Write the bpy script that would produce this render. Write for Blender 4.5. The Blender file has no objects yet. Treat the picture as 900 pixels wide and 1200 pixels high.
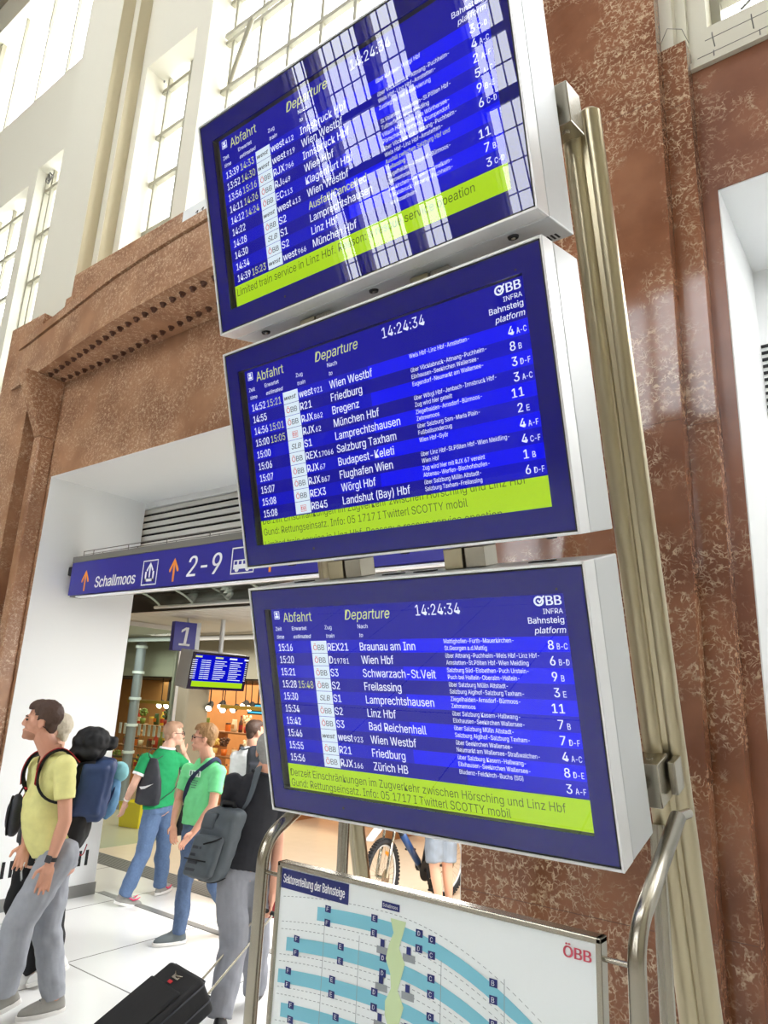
import bpy, bmesh, math, random
from mathutils import Vector, Matrix, noise
R_ = math.radians
SC = bpy.context.scene
COL = SC.collection

# ------------------------------------------------------------------ camera
cam_data = bpy.data.cameras.new('camera')
cam_data.sensor_fit = 'VERTICAL'
cam_data.sensor_height = 36.0
cam_data.lens = 827.45 / 1200 * 36.0
cam_data.clip_start = 0.02
cam = bpy.data.objects.new('camera', cam_data)
COL.objects.link(cam)
_yaw, _pitch, _roll = -0.6560, 0.2591, 0.0454
_fw = Vector((math.sin(_yaw) * math.cos(_pitch), math.cos(_yaw) * math.cos(_pitch), math.sin(_pitch)))
_r0 = Vector((math.cos(_yaw), -math.sin(_yaw), 0))
_u0 = _r0.cross(_fw)
_rt = _r0 * math.cos(_roll) + _u0 * math.sin(_roll)
_up = -_r0 * math.sin(_roll) + _u0 * math.cos(_roll)
cam.matrix_world = Matrix(((_rt.x, _up.x, -_fw.x, 0), (_rt.y, _up.y, -_fw.y, 0), (_rt.z, _up.z, -_fw.z, 2.0), (0, 0, 0, 1)))
SC.camera = cam

# ------------------------------------------------------------------ light
SKY = 9.0
world = bpy.data.worlds.new('overcast_sky')
SC.world = world
world.use_nodes = True
_bg = world.node_tree.nodes['Background']
_bg.inputs[0].default_value = (0.93, 0.96, 1.0, 1)
_bg.inputs[1].default_value = SKY
SC.view_settings.view_transform = 'Standard'
SC.view_settings.look = 'None'
SC.view_settings.gamma = 1.0
SC.view_settings.use_curve_mapping = False
SC.view_settings.exposure = 0.12
SC.cycles.use_denoising = True
SC.cycles.max_bounces = 10
SC.cycles.transparent_max_bounces = 16


def area_light(name, loc, sx, sy, watts, col=(1, 1, 1), rot=(0, 0, 0)):
    d = bpy.data.lights.new(name, 'AREA')
    d.shape = 'RECTANGLE'
    d.size, d.size_y, d.energy, d.color = sx, sy, watts, col
    o = bpy.data.objects.new(name, d)
    COL.objects.link(o)
    o.location, o.rotation_euler = loc, rot
    return o


area_light('passage_ceiling_light', (-3.5, 6.0, 2.86), 2.6, 1.6, 280)  # added fill, hidden behind the boards, to brighten the passage
area_light('shop_front_light', (-9.3, 7.15, 2.86), 4.2, 0.30, 60, (1.0, 0.95, 0.86))  # added strip that lifts the dim passage before the shop
area_light('near_passage_ceiling_light', (1.3, 3.9, 4.55), 2.4, 0.5, 50)  # added fill out of view, whitens the inside of the near portal
area_light('shop_ceiling_light', (-10.5, 9.8, 2.17), 8.0, 2.4, 230, (1.0, 0.84, 0.62))  # added warm fill for the dark shop, besides its spotlights

# ------------------------------------------------------------------ helpers
XF = {}          # world matrices of the Empties made here


def tag(o, label=None, cat=None, group=None, kind=None):
    if label: o['label'] = label
    if cat: o['category'] = cat
    if group: o['group'] = group
    if kind: o['kind'] = kind
    return o


def empty(name, label, cat, loc=(0, 0, 0), group=None, mat=None):
    o = bpy.data.objects.new(name, None)
    o.empty_display_size = 0.2
    COL.objects.link(o)
    m = mat if mat is not None else Matrix.Translation(Vector(loc))
    o.matrix_world = m
    XF[o.name] = m.copy()
    tag(o, label, cat, group)
    return o


def xf(o):
    return XF.get(o.name, Matrix.Identity(4)) if o else Matrix.Identity(4)


def V(*a):
    return Vector(a)


def frame_from(z, x=None):
    z = Vector(z).normalized()
    if x is None:
        x = Vector((1, 0, 0)) if abs(z.x) < 0.9 else Vector((0, 1, 0))
    x = Vector(x)
    y = z.cross(x)
    if y.length < 1e-6:
        y = z.cross(Vector((0.3, 1, 0.2)))
    y.normalize()
    x = y.cross(z).normalized()
    return x, y, z


class MB:
    """collects shapes; build() links them as ONE mesh object"""

    def __init__(self):
        self.bm = bmesh.new()
        self.mi = 0

    def faces(self, vs, fs, smooth=False):
        bv = [self.bm.verts.new(v) for v in vs]
        for f in fs:
            try:
                fc = self.bm.faces.new([bv[i] for i in f])
                fc.material_index = self.mi
                fc.smooth = smooth
            except ValueError:
                pass
        return self

    def box(self, a, b, M=None):
        x0, y0, z0 = [min(p, q) for p, q in zip(a, b)]
        x1, y1, z1 = [max(p, q) for p, q in zip(a, b)]
        vs = [Vector((x, y, z)) for z in (z0, z1) for y in (y0, y1) for x in (x0, x1)]
        if M is not None:
            vs = [M @ v for v in vs]
        return self.faces(vs, [(0, 2, 3, 1), (4, 5, 7, 6), (0, 1, 5, 4), (2, 6, 7, 3), (0, 4, 6, 2), (1, 3, 7, 5)])

    def bbox(self, a, b, r=0.005, seg=2, M=None):
        """box with rounded edges"""
        t = bmesh.new()
        c = [(p + q) / 2 for p, q in zip(a, b)]
        s = [abs(q - p) for p, q in zip(a, b)]
        bmesh.ops.create_cube(t, size=1)
        for v in t.verts:
            v.co = Vector((v.co.x * s[0] + c[0], v.co.y * s[1] + c[1], v.co.z * s[2] + c[2]))
        r = min(r, min(s) * 0.49)
        bmesh.ops.bevel(t, geom=t.edges[:], offset=r, segments=seg, profile=0.5, affect='EDGES')
        return self.add_bm(t, M, False)

    def add_bm(self, t, M=None, smooth=False):
        vs = [(M @ v.co) if M is not None else v.co.copy() for v in t.verts]
        t.verts.index_update()
        fs = [[v.index for v in f.verts] for f in t.faces]
        t.free()
        return self.faces(vs, fs, smooth)

    def cyl(self, p0, p1, r0, r1=None, n=16, caps=True, smooth=True):
        p0, p1 = Vector(p0), Vector(p1)
        r1 = r0 if r1 is None else r1
        x, y, z = frame_from(p1 - p0)
        vs = []
        for p, r in ((p0, r0), (p1, r1)):
            for i in range(n):
                a = 2 * math.pi * i / n
                vs.append(p + (x * math.cos(a) + y * math.sin(a)) * r)
        self.faces(vs, [(i, (i + 1) % n, n + (i + 1) % n, n + i) for i in range(n)], smooth)
        if caps:
            self.faces(vs, [tuple(range(n))[::-1], tuple(range(n, 2 * n))])
        return self

    def tube(self, pts, r, n=12, closed=False, caps=True, flat=None):
        """tube along a path; r a number or list; flat=(wx,wy) for a strap section"""
        pts = [Vector(p) for p in pts]
        k = len(pts)
        rs = r if isinstance(r, (list, tuple)) else [r] * k
        tang = []
        for i in range(k):
            a = pts[i - 1] if (i > 0 or closed) else pts[i]
            b = pts[(i + 1) % k] if (i < k - 1 or closed) else pts[i]
            tang.append((b - a).normalized())
        x, y, z = frame_from(tang[0])
        rings = []
        for i in range(k):
            z = tang[i]
            x = (x - z * x.dot(z)).normalized()
            y = z.cross(x)
            wx, wy = flat if flat else (rs[i], rs[i])
            rings.append([pts[i] + x * math.cos(2 * math.pi * j / n) * wx + y * math.sin(2 * math.pi * j / n) * wy for j in range(n)])
        vs = [v for rg in rings for v in rg]
        fs = []
        for i in range(k if closed else k - 1):
            a, b = i * n, ((i + 1) % k) * n
            for j in range(n):
                fs.append((a + j, a + (j + 1) % n, b + (j + 1) % n, b + j))
        if caps and not closed:
            fs += [tuple(range(n))[::-1], tuple(range((k - 1) * n, k * n))]
        return self.faces(vs, fs, True)

    def ell(self, c, r, M=None, seg=20, rings=12):
        """ellipsoid"""
        t = bmesh.new()
        bmesh.ops.create_uvsphere(t, u_segments=seg, v_segments=rings, radius=1)
        c = Vector(c)
        for v in t.verts:
            p = Vector((v.co.x * r[0], v.co.y * r[1], v.co.z * r[2]))
            v.co = (M.to_3x3() @ p if M is not None else p) + c
        return self.add_bm(t, None, True)

    def cap(self, p0, p1, r0, r1=None, n=16, flat0=False, flat1=False):
        """tapered limb with round (or flat) ends"""
        r1 = r0 if r1 is None else r1
        self.cyl(p0, p1, r0, r1, n)
        if not flat0: self.ell(p0, (r0,) * 3, None, n, 10)
        if not flat1: self.ell(p1, (r1,) * 3, None, n, 10)
        return self

    def loft(self, rings, cap=True, smooth=True):
        n = len(rings[0])
        vs = [Vector(v) for r in rings for v in r]
        fs = []
        for i in range(len(rings) - 1):
            for j in range(n):
                fs.append((i * n + j, i * n + (j + 1) % n, (i + 1) * n + (j + 1) % n, (i + 1) * n + j))
        if cap:
            fs += [tuple(range(n))[::-1], tuple(range((len(rings) - 1) * n, len(rings) * n))]
        return self.faces(vs, fs, smooth)

    def prism(self, poly, z0, z1, M=None):
        """extrude a 2-D outline (x, y) from z0 to z1"""
        n = len(poly)
        vs = [Vector((p[0], p[1], z)) for z in (z0, z1) for p in poly]
        if M is not None:
            vs = [M @ v for v in vs]
        return self.faces(vs, [tuple(range(n))[::-1], tuple(range(n, 2 * n))] + [(i, (i + 1) % n, n + (i + 1) % n, n + i) for i in range(n)])

    def mesh(self, name, mats, parent=None, recalc=True):
        if parent is not None:
            inv = xf(parent).inverted()
            bmesh.ops.transform(self.bm, matrix=inv, verts=self.bm.verts)
        if recalc:
            bmesh.ops.recalc_face_normals(self.bm, faces=self.bm.faces)
        me = bpy.data.meshes.new(name)
        self.bm.to_mesh(me)
        self.bm.free()
        for m in (mats if isinstance(mats, (list, tuple)) else [mats]):
            me.materials.append(m)
        return me

    def build(self, name, mats, parent=None, bevel=0, recalc=True):
        return link(name, self.mesh(name, mats, parent, recalc), parent, bevel)


def link(name, me, parent=None, bevel=0):
    o = bpy.data.objects.new(name, me)
    COL.objects.link(o)
    if parent is not None:
        o.parent = parent
        XF[o.name] = xf(parent)
    if bevel:
        m = o.modifiers.new('bevel', 'BEVEL')
        m.width, m.segments, m.limit_method = bevel, 2, 'ANGLE'
        m.harden_normals = False
    return o


def struct(o):
    o['kind'] = 'structure'
    return o


def remeshed(mb, name, mats, parent, voxel=0.006, smooth=4, post=None, wrinkle=None):
    """fuse the overlapping shapes into one continuous skin"""
    me = mb.mesh(name, mats, None)
    o = bpy.data.objects.new('fuse', me)
    COL.objects.link(o)
    m = o.modifiers.new('r', 'REMESH')
    m.mode, m.voxel_size, m.use_smooth_shade = 'VOXEL', voxel, True
    if smooth:
        s = o.modifiers.new('s', 'SMOOTH')
        s.iterations, s.factor = smooth, 0.5
    dg = bpy.context.evaluated_depsgraph_get()
    new = bpy.data.meshes.new_from_object(o.evaluated_get(dg))
    bpy.data.objects.remove(o)
    bpy.data.meshes.remove(me)
    new.name = name
    bm = bmesh.new()
    bm.from_mesh(new)
    if wrinkle:
        amp, fx, fz = wrinkle
        bm.normal_update()
        for v in bm.verts:
            p = v.co
            q = Vector((p.x * fx, p.y * fx, p.z * fz))
            v.co = p + v.normal * amp * (noise.noise(q) + 0.5 * noise.noise(q * 2.3 + Vector((5, 1, 3))))
    if post:
        post(bm)
    if parent is not None:
        bmesh.ops.transform(bm, matrix=xf(parent).inverted(), verts=bm.verts)
    for f in bm.faces: f.smooth = True
    bm.to_mesh(new)
    bm.free()
    new.materials.clear()
    for mt in (mats if isinstance(mats, (list, tuple)) else [mats]):
        new.materials.append(mt)
    return link(name, new, parent)


# ------------------------------------------------------------------ materials
def lin(c):
    return tuple((x / 255 / 12.92) if x / 255 <= 0.04045 else ((x / 255 + 0.055) / 1.055) ** 2.4 for x in c)


def mat(name, rgb, rough=0.5, metal=0.0, spec=0.5, coat=0.0, bump=None, emit=None, strength=0.0, vary=0.0):
    m = bpy.data.materials.new(name)
    m.use_nodes = True
    nt = m.node_tree
    b = nt.nodes['Principled BSDF']
    c = (*lin(rgb), 1)
    b.inputs['Base Color'].default_value = c
    b.inputs['Roughness'].default_value = rough
    b.inputs['Metallic'].default_value = metal
    b.inputs['Specular IOR Level'].default_value = spec
    b.inputs['Coat Weight'].default_value = coat
    if emit:
        b.inputs['Emission Color'].default_value = (*lin(emit), 1)
        b.inputs['Emission Strength'].default_value = strength
    if bump or vary:
        tc = nt.nodes.new('ShaderNodeTexCoord')
        nz = nt.nodes.new('ShaderNodeTexNoise')
        nz.inputs['Scale'].default_value = bump[0] if bump else 6.0
        nz.inputs['Detail'].default_value = 4
        nt.links.new(tc.outputs['Object'], nz.inputs['Vector'])
        if bump:
            bp = nt.nodes.new('ShaderNodeBump')
            bp.inputs['Strength'].default_value = bump[1]
            bp.inputs['Distance'].default_value = 0.01
            nt.links.new(nz.outputs['Fac'], bp.inputs['Height'])
            nt.links.new(bp.outputs['Normal'], b.inputs['Normal'])
        if vary:
            mx = nt.nodes.new('ShaderNodeMix')
            mx.data_type = 'RGBA'
            mx.inputs[6].default_value = tuple(x * (1 - vary) for x in c[:3]) + (1,)
            mx.inputs[7].default_value = tuple(min(1, x * (1 + vary)) for x in c[:3]) + (1,)
            nt.links.new(nz.outputs['Fac'], mx.inputs[0])
            nt.links.new(mx.outputs[2], b.inputs['Base Color'])
    return m


def emis(name, rgb, s=1.0):
    m = bpy.data.materials.new(name)
    m.use_nodes = True
    nt = m.node_tree
    nt.nodes.remove(nt.nodes['Principled BSDF'])
    e = nt.nodes.new('ShaderNodeEmission')
    e.inputs[0].default_value = (*lin(rgb), 1)
    e.inputs[1].default_value = s
    nt.links.new(e.outputs[0], nt.nodes['Material Output'].inputs[0])
    return m


def pane(name, rough=0.0, ior=1.5, tint=(1, 1, 1)):
    """thin clear glass: see-through with a Fresnel reflection"""
    m = bpy.data.materials.new(name)
    m.use_nodes = True
    nt = m.node_tree
    nt.nodes.remove(nt.nodes['Principled BSDF'])
    t = nt.nodes.new('ShaderNodeBsdfTransparent')
    t.inputs[0].default_value = (*tint, 1)
    g = nt.nodes.new('ShaderNodeBsdfGlossy')
    g.inputs['Roughness'].default_value = rough
    f = nt.nodes.new('ShaderNodeFresnel')
    f.inputs['IOR'].default_value = ior
    mx = nt.nodes.new('ShaderNodeMixShader')
    geo = nt.nodes.new('ShaderNodeNewGeometry')
    inv = nt.nodes.new('ShaderNodeMath'); inv.operation = 'SUBTRACT'; inv.inputs[0].default_value = 1.0
    mul = nt.nodes.new('ShaderNodeMath'); mul.operation = 'MULTIPLY'
    nt.links.new(geo.outputs['Backfacing'], inv.inputs[1])
    nt.links.new(inv.outputs[0], mul.inputs[0]); nt.links.new(f.outputs[0], mul.inputs[1])
    nt.links.new(mul.outputs[0], mx.inputs[0])
    nt.links.new(t.outputs[0], mx.inputs[1])
    nt.links.new(g.outputs[0], mx.inputs[2])
    nt.links.new(mx.outputs[0], nt.nodes['Material Output'].inputs[0])
    return m


def marble(name, base, dark, vein, rough=0.12, amount=0.5, stretch=(1, 1, 1), spec=0.5):
    """red-brown limestone breccia with pale chips and veins"""
    m = bpy.data.materials.new(name)
    m.use_nodes = True
    nt = m.node_tree
    N, L = nt.nodes.new, nt.links.new
    b = nt.nodes['Principled BSDF']
    b.inputs['Roughness'].default_value = rough
    b.inputs['Specular IOR Level'].default_value = spec
    tc = N('ShaderNodeTexCoord')
    mp = N('ShaderNodeMapping')
    mp.inputs['Scale'].default_value = stretch
    L(tc.outputs['Object'], mp.inputs[0])
    warp = N('ShaderNodeTexNoise'); warp.inputs['Scale'].default_value = 8; warp.inputs['Detail'].default_value = 5
    L(mp.outputs[0], warp.inputs[0])
    add = N('ShaderNodeMix'); add.data_type = 'RGBA'; add.blend_type = 'LINEAR_LIGHT'; add.inputs[0].default_value = 0.13
    L(mp.outputs[0], add.inputs[6]); L(warp.outputs['Color'], add.inputs[7])
    vo = N('ShaderNodeTexVoronoi'); vo.feature = 'DISTANCE_TO_EDGE'; vo.inputs['Scale'].default_value = 30
    L(add.outputs[2], vo.inputs[0])
    r1 = N('ShaderNodeMapRange'); r1.inputs[1].default_value = 0.13; r1.inputs[2].default_value = 0.03
    L(vo.outputs['Distance'], r1.inputs[0])
    big = N('ShaderNodeTexNoise'); big.inputs['Scale'].default_value = 1.9; big.inputs['Detail'].default_value = 6; big.inputs['Roughness'].default_value = 0.62
    L(mp.outputs[0], big.inputs[0])
    r2 = N('ShaderNodeMapRange'); r2.inputs[1].default_value = 0.60 - 0.24 * amount; r2.inputs[2].default_value = 0.68 - 0.20 * amount
    L(big.outputs['Fac'], r2.inputs[0])
    fine = N('ShaderNodeTexNoise'); fine.inputs['Scale'].default_value = 30; fine.inputs['Detail'].default_value = 4
    L(mp.outputs[0], fine.inputs[0])
    r3 = N('ShaderNodeMapRange'); r3.inputs[1].default_value = 0.42; r3.inputs[2].default_value = 0.58
    L(fine.outputs['Fac'], r3.inputs[0])
    m1 = N('ShaderNodeMath'); m1.operation = 'MULTIPLY'; L(r1.outputs[0], m1.inputs[0]); L(r2.outputs[0], m1.inputs[1])
    m2 = N('ShaderNodeMath'); m2.operation = 'MULTIPLY'; L(m1.outputs[0], m2.inputs[0]); L(r3.outputs[0], m2.inputs[1])
    body = N('ShaderNodeMix'); body.data_type = 'RGBA'
    body.inputs[6].default_value = (*lin(dark), 1); body.inputs[7].default_value = (*lin(base), 1)
    cl = N('ShaderNodeTexNoise'); cl.inputs['Scale'].default_value = 2.6; cl.inputs['Detail'].default_value = 7
    L(mp.outputs[0], cl.inputs[0])
    r4 = N('ShaderNodeMapRange'); r4.inputs[1].default_value = 0.35; r4.inputs[2].default_value = 0.65
    L(cl.outputs['Fac'], r4.inputs[0]); L(r4.outputs[0], body.inputs[0])
    fin = N('ShaderNodeMix'); fin.data_type = 'RGBA'
    L(m2.outputs[0], fin.inputs[0]); L(body.outputs[2], fin.inputs[6]); fin.inputs[7].default_value = (*lin(vein), 1)
    L(fin.outputs[2], b.inputs['Base Color'])
    return m


M = {}
M['marble'] = marble('red_marble', (152, 104, 77), (120, 75, 52), (208, 180, 150), 0.07, 0.7)
M['marble_rough'] = marble('honed_red_marble', (176, 133, 101), (144, 101, 73), (216, 190, 162), 0.35, 0.85)
M['marble_plain'] = marble('calm_red_marble', (148, 99, 74), (124, 78, 57), (200, 170, 140), 0.25, 0.35)
M['cream'] = mat('cream_plaster', (214, 210, 193), 0.75, bump=(9, 0.03))
M['cream_tan'] = mat('window_surround_plaster', (190, 180, 152), 0.75)  # cream plaster with the shade of the step sides put into its colour
M['white_wall'] = mat('white_panel', (238, 240, 240), 0.42)
M['window_metal'] = mat('cream_window_bar', (150, 146, 126), 0.5)
M['window_pane'] = pane('window_glass', 0.02, 1.35)
M['steel'] = mat('brushed_stainless_steel', (172, 166, 152), 0.26, 1.0, bump=(60, 0.02))
M['steel_warm'] = mat('satin_bronze_steel', (188, 178, 150), 0.30, 1.0)
M['alu'] = mat('powder_coated_grey', (206, 209, 210), 0.38, 0.15)
M['alu_edge'] = mat('bright_edge_aluminium', (232, 233, 233), 0.3, 0.3)
M['black'] = mat('matt_black', (14, 14, 16), 0.6)
M['rubber'] = mat('black_rubber', (26, 26, 28), 0.7)
M['gap'] = mat('seam_dark', (28, 28, 30), 0.8)
M['hall_far'] = mat('far_wall_plaster', (150, 140, 122), 0.8)
M['joint'] = mat('marble_joint', (96, 62, 46), 0.7)
M['louver'] = mat('white_slat', (222, 221, 214), 0.5)
M['sign_blue'] = mat('sign_blue', (52, 50, 150), 0.4)
M['sign_white'] = mat('sign_white', (240, 242, 246), 0.5)
M['sign_orange'] = mat('sign_orange', (246, 152, 58), 0.5)
M['grey_paint'] = mat('grey_paint', (120, 118, 112), 0.5)
M['beige_floor'] = mat('beige_stone', (222, 206, 182), 0.25, vary=0.05)
M['drain'] = mat('grey_metal_grating', (138, 138, 136), 0.45, 0.4)
# ------------------------------------------------------------------ the hall
def floor_mat():
    m = mat('white_floor_slabs', (236, 236, 234), 0.22)
    nt = m.node_tree
    N, L = nt.nodes.new, nt.links.new
    b = nt.nodes['Principled BSDF']
    tc = N('ShaderNodeTexCoord'); mp = N('ShaderNodeMapping')
    mp.inputs['Location'].default_value = (0.60, -3.385, 0)
    L(tc.outputs['Object'], mp.inputs[0])
    br = N('ShaderNodeTexBrick'); br.offset = 0.0
    br.inputs['Scale'].default_value = 1.0
    br.inputs['Brick Width'].default_value = 1.2
    br.inputs['Row Height'].default_value = 1.2
    br.inputs['Mortar Size'].default_value = 0.006
    br.inputs['Mortar Smooth'].default_value = 0.0
    br.inputs['Color1'].default_value = (*lin((226, 226, 224)), 1)
    br.inputs['Color2'].default_value = (*lin((220, 220, 218)), 1)
    br.inputs['Mortar'].default_value = (*lin((110, 108, 104)), 1)
    L(mp.outputs[0], br.inputs[0]); L(br.outputs['Color'], b.inputs['Base Color'])
    return m


M['floor'] = floor_mat()
mb = MB(); mb.box((-26, -12.4, -0.2), (9, 5.30, 0)); struct(mb.build('floor', M['floor']))
mb = MB(); mb.box((-26, 5.30, -0.2), (9, 14, -0.002)); struct(mb.build('floor_back', M['beige_floor']))
mb = MB(); mb.box((-6.94, 4.585, 0.0), (-2.05, 4.66, 0.004)); struct(mb.build('trim_1', M['drain']))          # drain strip
mb = MB()
for k in range(9): mb.box((-12.5, 5.28 + 0.036 * k, 0.0), (-0.6, 5.30 + 0.036 * k, 0.008))
mb.box((-12.5, 5.27, -0.01), (-0.6, 5.60, 0.003)); struct(mb.build('trim_2', M['drain']))                    # entrance grating

# the marble wall with the two white portals (plane y = 3.4)
PL, PR, PZ = -6.93, -2.02, 4.05        # left portal
QL, QR, QZ = -0.566, 3.4, 4.585        # near portal
mb = MB()
mb.box((-7.17, 3.4, 0), (PL, 3.66, 6.47))
mb.box((PL, 3.4, PZ), (PR, 3.66, 6.47))
mb.box((PR, 3.4, 0), (-1.9, 3.66, 6.47))
struct(mb.build('wall_back', M['marble_rough']))
mb = MB(); mb.box((-8.0, 3.2, 0), (-7.28, 3.9, 5.93)); mb.box((-7.28, 3.4, 5.3), (-7.17, 3.9, 6.17)); mb.box((-7.30, 3.44, 0), (-7.12, 3.8, 5.3)); mb.box((-7.27, 3.395, 5.3), (-7.10, 3.7, 6.20))
struct(mb.build('wall_back_left', M['marble_rough']))
mb = MB(); mb.box((-1.9, 3.2, 0), (-0.765, 3.75, 9.0)); mb.box((-0.80, 3.3, 0), (-0.64, 3.75, 5.50))
struct(mb.build('wall_back_center', M['marble']))
mb = MB(); mb.box((-0.66, 3.4, 0), (QL, 3.72, 5.36)); mb.box((QL, 3.4, QZ), (QR, 3.72, 5.36)); mb.box((QR, 3.4, 0), (9, 3.72, 5.36))
struct(mb.build('wall_right', M['marble_plain']))
# the thin joints of the marble cladding
mb = MB()
for z in (1.15, 3.3, 5.1): mb.box((-1.895, 3.199, z), (-0.77, 3.22, z + 0.0025)); mb.box((-0.76, 3.299, z), (-0.645, 3.32, z + 0.0025))
struct(mb.build('trim_3', M['joint']))

# cream stone pilaster and wall above the near portal
mb = MB(); mb.box((-0.765, 3.3, 5.50), (-0.70, 3.75, 12)); mb.box((-0.70, 3.38, 5.5), (-0.645, 3.75, 12)); mb.box((-0.645, 3.42, 5.36), (-0.55, 3.75, 12)); mb.box((-0.55, 3.42, 5.36), (9, 3.75, 5.64)); mb.box((-0.55, 3.42, 9.5), (9, 3.75, 12)); mb.box((2.5, 3.42, 5.64), (9, 3.75, 9.5)); mb.box((-0.64, 3.37, 5.36), (2.5, 3.44, 5.40))
struct(mb.build('wall_right_upper', M['cream']))

# colonnette with a flared bracket left of the portal
mb = MB()
mb.box((-7.10, 3.24, 0), (-6.97, 3.40, 4.45))
mb.loft([[(-7.10, 3.24, 4.45), (-6.97, 3.24, 4.45), (-6.97, 3.40, 4.45), (-7.10, 3.40, 4.45)],
         [(-7.11, 3.00, 4.98), (-6.96, 3.00, 4.98), (-6.96, 3.40, 4.98), (-7.11, 3.40, 4.98)],
         [(-7.12, 2.97, 5.10), (-6.95, 2.97, 5.10), (-6.95, 3.40, 5.10), (-7.12, 3.40, 5.10)]], smooth=False)
struct(mb.build('trim_4', M['marble_rough'], bevel=0.012))

# bow-fronted canopy over the portal, with two rows of holes in its soffit
CZ = 5.137
bow = [(-7.72, 3.20), (-7.15, 3.14), (-6.6, 3.08), (-6.06, 3.02), (-5.5, 2.96), (-5.05, 2.93), (-4.5, 2.905), (-4.0, 2.90), (-3.4, 2.92), (-2.8, 2.97), (-2.3, 3.03), (-1.92, 3.09)]
mb = MB()
poly = bow + [(-1.92, 3.45), (-7.72, 3.45)]
mb.prism(poly, CZ, CZ + 0.44)
g = [(x, y + 0.03) for x, y in bow]
mb.prism(g + [(-1.92, 3.45), (-7.6, 3.45)], CZ + 0.42, CZ + 0.50)
mb.prism([(x, y - 0.015) for x, y in bow] + [(-1.92, 3.45), (-7.7, 3.45)], CZ + 0.46, CZ + 0.56)
mb.prism([(x, y - 0.018) for x, y in bow] + [(-1.92, 3.44), (-7.74, 3.44)], CZ - 0.03, CZ + 0.012)
struct(mb.build('trim_5', M['marble_rough']))
mb = MB()
for k in range(38):
    x = -7.3 + k * 0.135
    y = None
    for (xa, ya), (xb, yb) in zip(bow, bow[1:]):
        if xa <= x <= xb: y = ya + (yb - ya) * (x - xa) / (xb - xa)
    if y is None: continue
    for yy in (y + 0.09, y + 0.36 if y + 0.36 < 3.34 else 3.34):
        mb.cyl((x, yy, CZ - 0.0305), (x, yy, CZ - 0.036), 0.030, 0.030, 10)
        mb.cyl((x, yy, CZ - 0.033), (x, yy, CZ - 0.062), 0.022, 0.016, 10)
struct(mb.build('trim_6', mat('canopy_stud', (96, 62, 48), 0.6)))

# white portal linings
def lining(name, xl, xr, z, y1):
    b = MB()
    b.box((xl - 0.06, 3.405, 0), (xl + 0.006, y1, z + 0.06))
    b.box((xr - 0.006, 3.405, 0), (xr + 0.06, y1, z + 0.06))
    b.box((xl, 3.405, z - 0.006), (xr, y1, z + 0.06))
    return struct(b.build(name, M['white_wall']))


lining('trim_7', PL, PR, PZ, 4.53)
lining('trim_8', QL, QR, QZ, 4.26)
mb = MB(); mb.box((-6.945, 3.5, 0), (-6.915, 4.54, 0.11)); struct(mb.build('baseboard_left', M['drain']))
mb = MB()
for k in range(12):
    y = 3.56 + k * 0.075
    mb.box((-6.926, y, 0.28), (-6.920, y + 0.03, 0.42))
struct(mb.build('trim_9', M['gap']))
# white walls behind the portals
mb = MB(); mb.box((-7.3, 4.53, 3.0), (-7.06, 4.6, 4.3)); mb.box((-7.06, 4.53, 3.98), (-1.9, 4.62, 4.3)); struct(mb.build('wall_inner_left', M['white_wall']))
mb = MB(); mb.box((-0.7, 4.26, 0), (QR + .2, 4.34, 5.0)); struct(mb.build('wall_inner_right', M['white_wall']))
mb = MB()
for k in range(11):
    z = 4.09 - 0.042 * k
    mb.box((-0.556, 4.25, z - 0.016), (-0.30, 4.262, z))
struct(mb.build('trim_10', M['gap']))
# louvre band above the direction sign
mb = MB()
for k in range(10):
    z = 3.97 - 0.078 * k
    mb.box((-7.03, 4.56, z - 0.050), (-1.95, 4.585, z), Matrix.Identity(4))
struct(mb.build('trim_11', M['louver']))
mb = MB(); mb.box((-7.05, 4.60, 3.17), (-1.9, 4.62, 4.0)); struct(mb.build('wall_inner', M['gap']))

# white upper walls with stepped reveals, and the windows
mb = MB()
mb.box((-8.05, 3.4, 5.9), (-7.17, 4.4, 15))
mb.box((-7.17, 3.56, 6.47), (-7.05, 4.3, 15))
mb.box((-7.05, 3.72, 6.47), (-6.92, 4.2, 15))
H1, H2 = 9.52, 10.25
mb.box((-6.92, 3.72, H1), (-5.94, 4.2, 15)); mb.box((-5.94, 3.72, 6.47), (-5.70, 4.2, 15))
mb.box((-5.70, 3.72, H2), (-3.10, 4.2, 15)); mb.box((-3.10, 3.72, 6.47), (-2.86, 4.2, 15))
mb.box((-2.86, 3.72, H1), (-1.88, 4.2, 15)); mb.box((-1.88, 3.3, 6.47), (-0.765, 4.2, 15))
mb.box((-6.92, 3.66, 6.3), (-1.88, 4.2, 6.47))
struct(mb.build('wall_back_upper', M['cream']))
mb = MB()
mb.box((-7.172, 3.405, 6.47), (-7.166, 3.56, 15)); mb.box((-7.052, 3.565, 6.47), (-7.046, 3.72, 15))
struct(mb.build('trim_12', M['cream_tan']))  # thin slabs that darken the sides of the steps like shade
mb = MB()                                                   # set-back wall further left
mb.box((-9.0, 3.9, 0), (-8.0, 4.4, 15)); mb.box((-10.2, 3.9, 9.62), (-9.0, 4.4, 11.28)); mb.box((-10.2, 3.9, 4.6), (-9.97, 4.4, 9.62))
mb.box((-24, 3.9, 9.42), (-10.2, 4.4, 11.28)); mb.box((-24, 3.9, 0), (-9.0, 4.4, 4.6)); mb.box((-24, 3.9, 14.2), (-9.19, 4.4, 15)); mb.box((-24, 3.9, 4.6), (-13.2, 4.4, 9.42)); mb.box((-24, 3.9, 11.28), (-13.2, 4.4, 14.2)); mb.box((-9.19, 3.9, 11.28), (-9.0, 4.4, 15))
struct(mb.build('wall_left', M['cream']))


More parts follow.
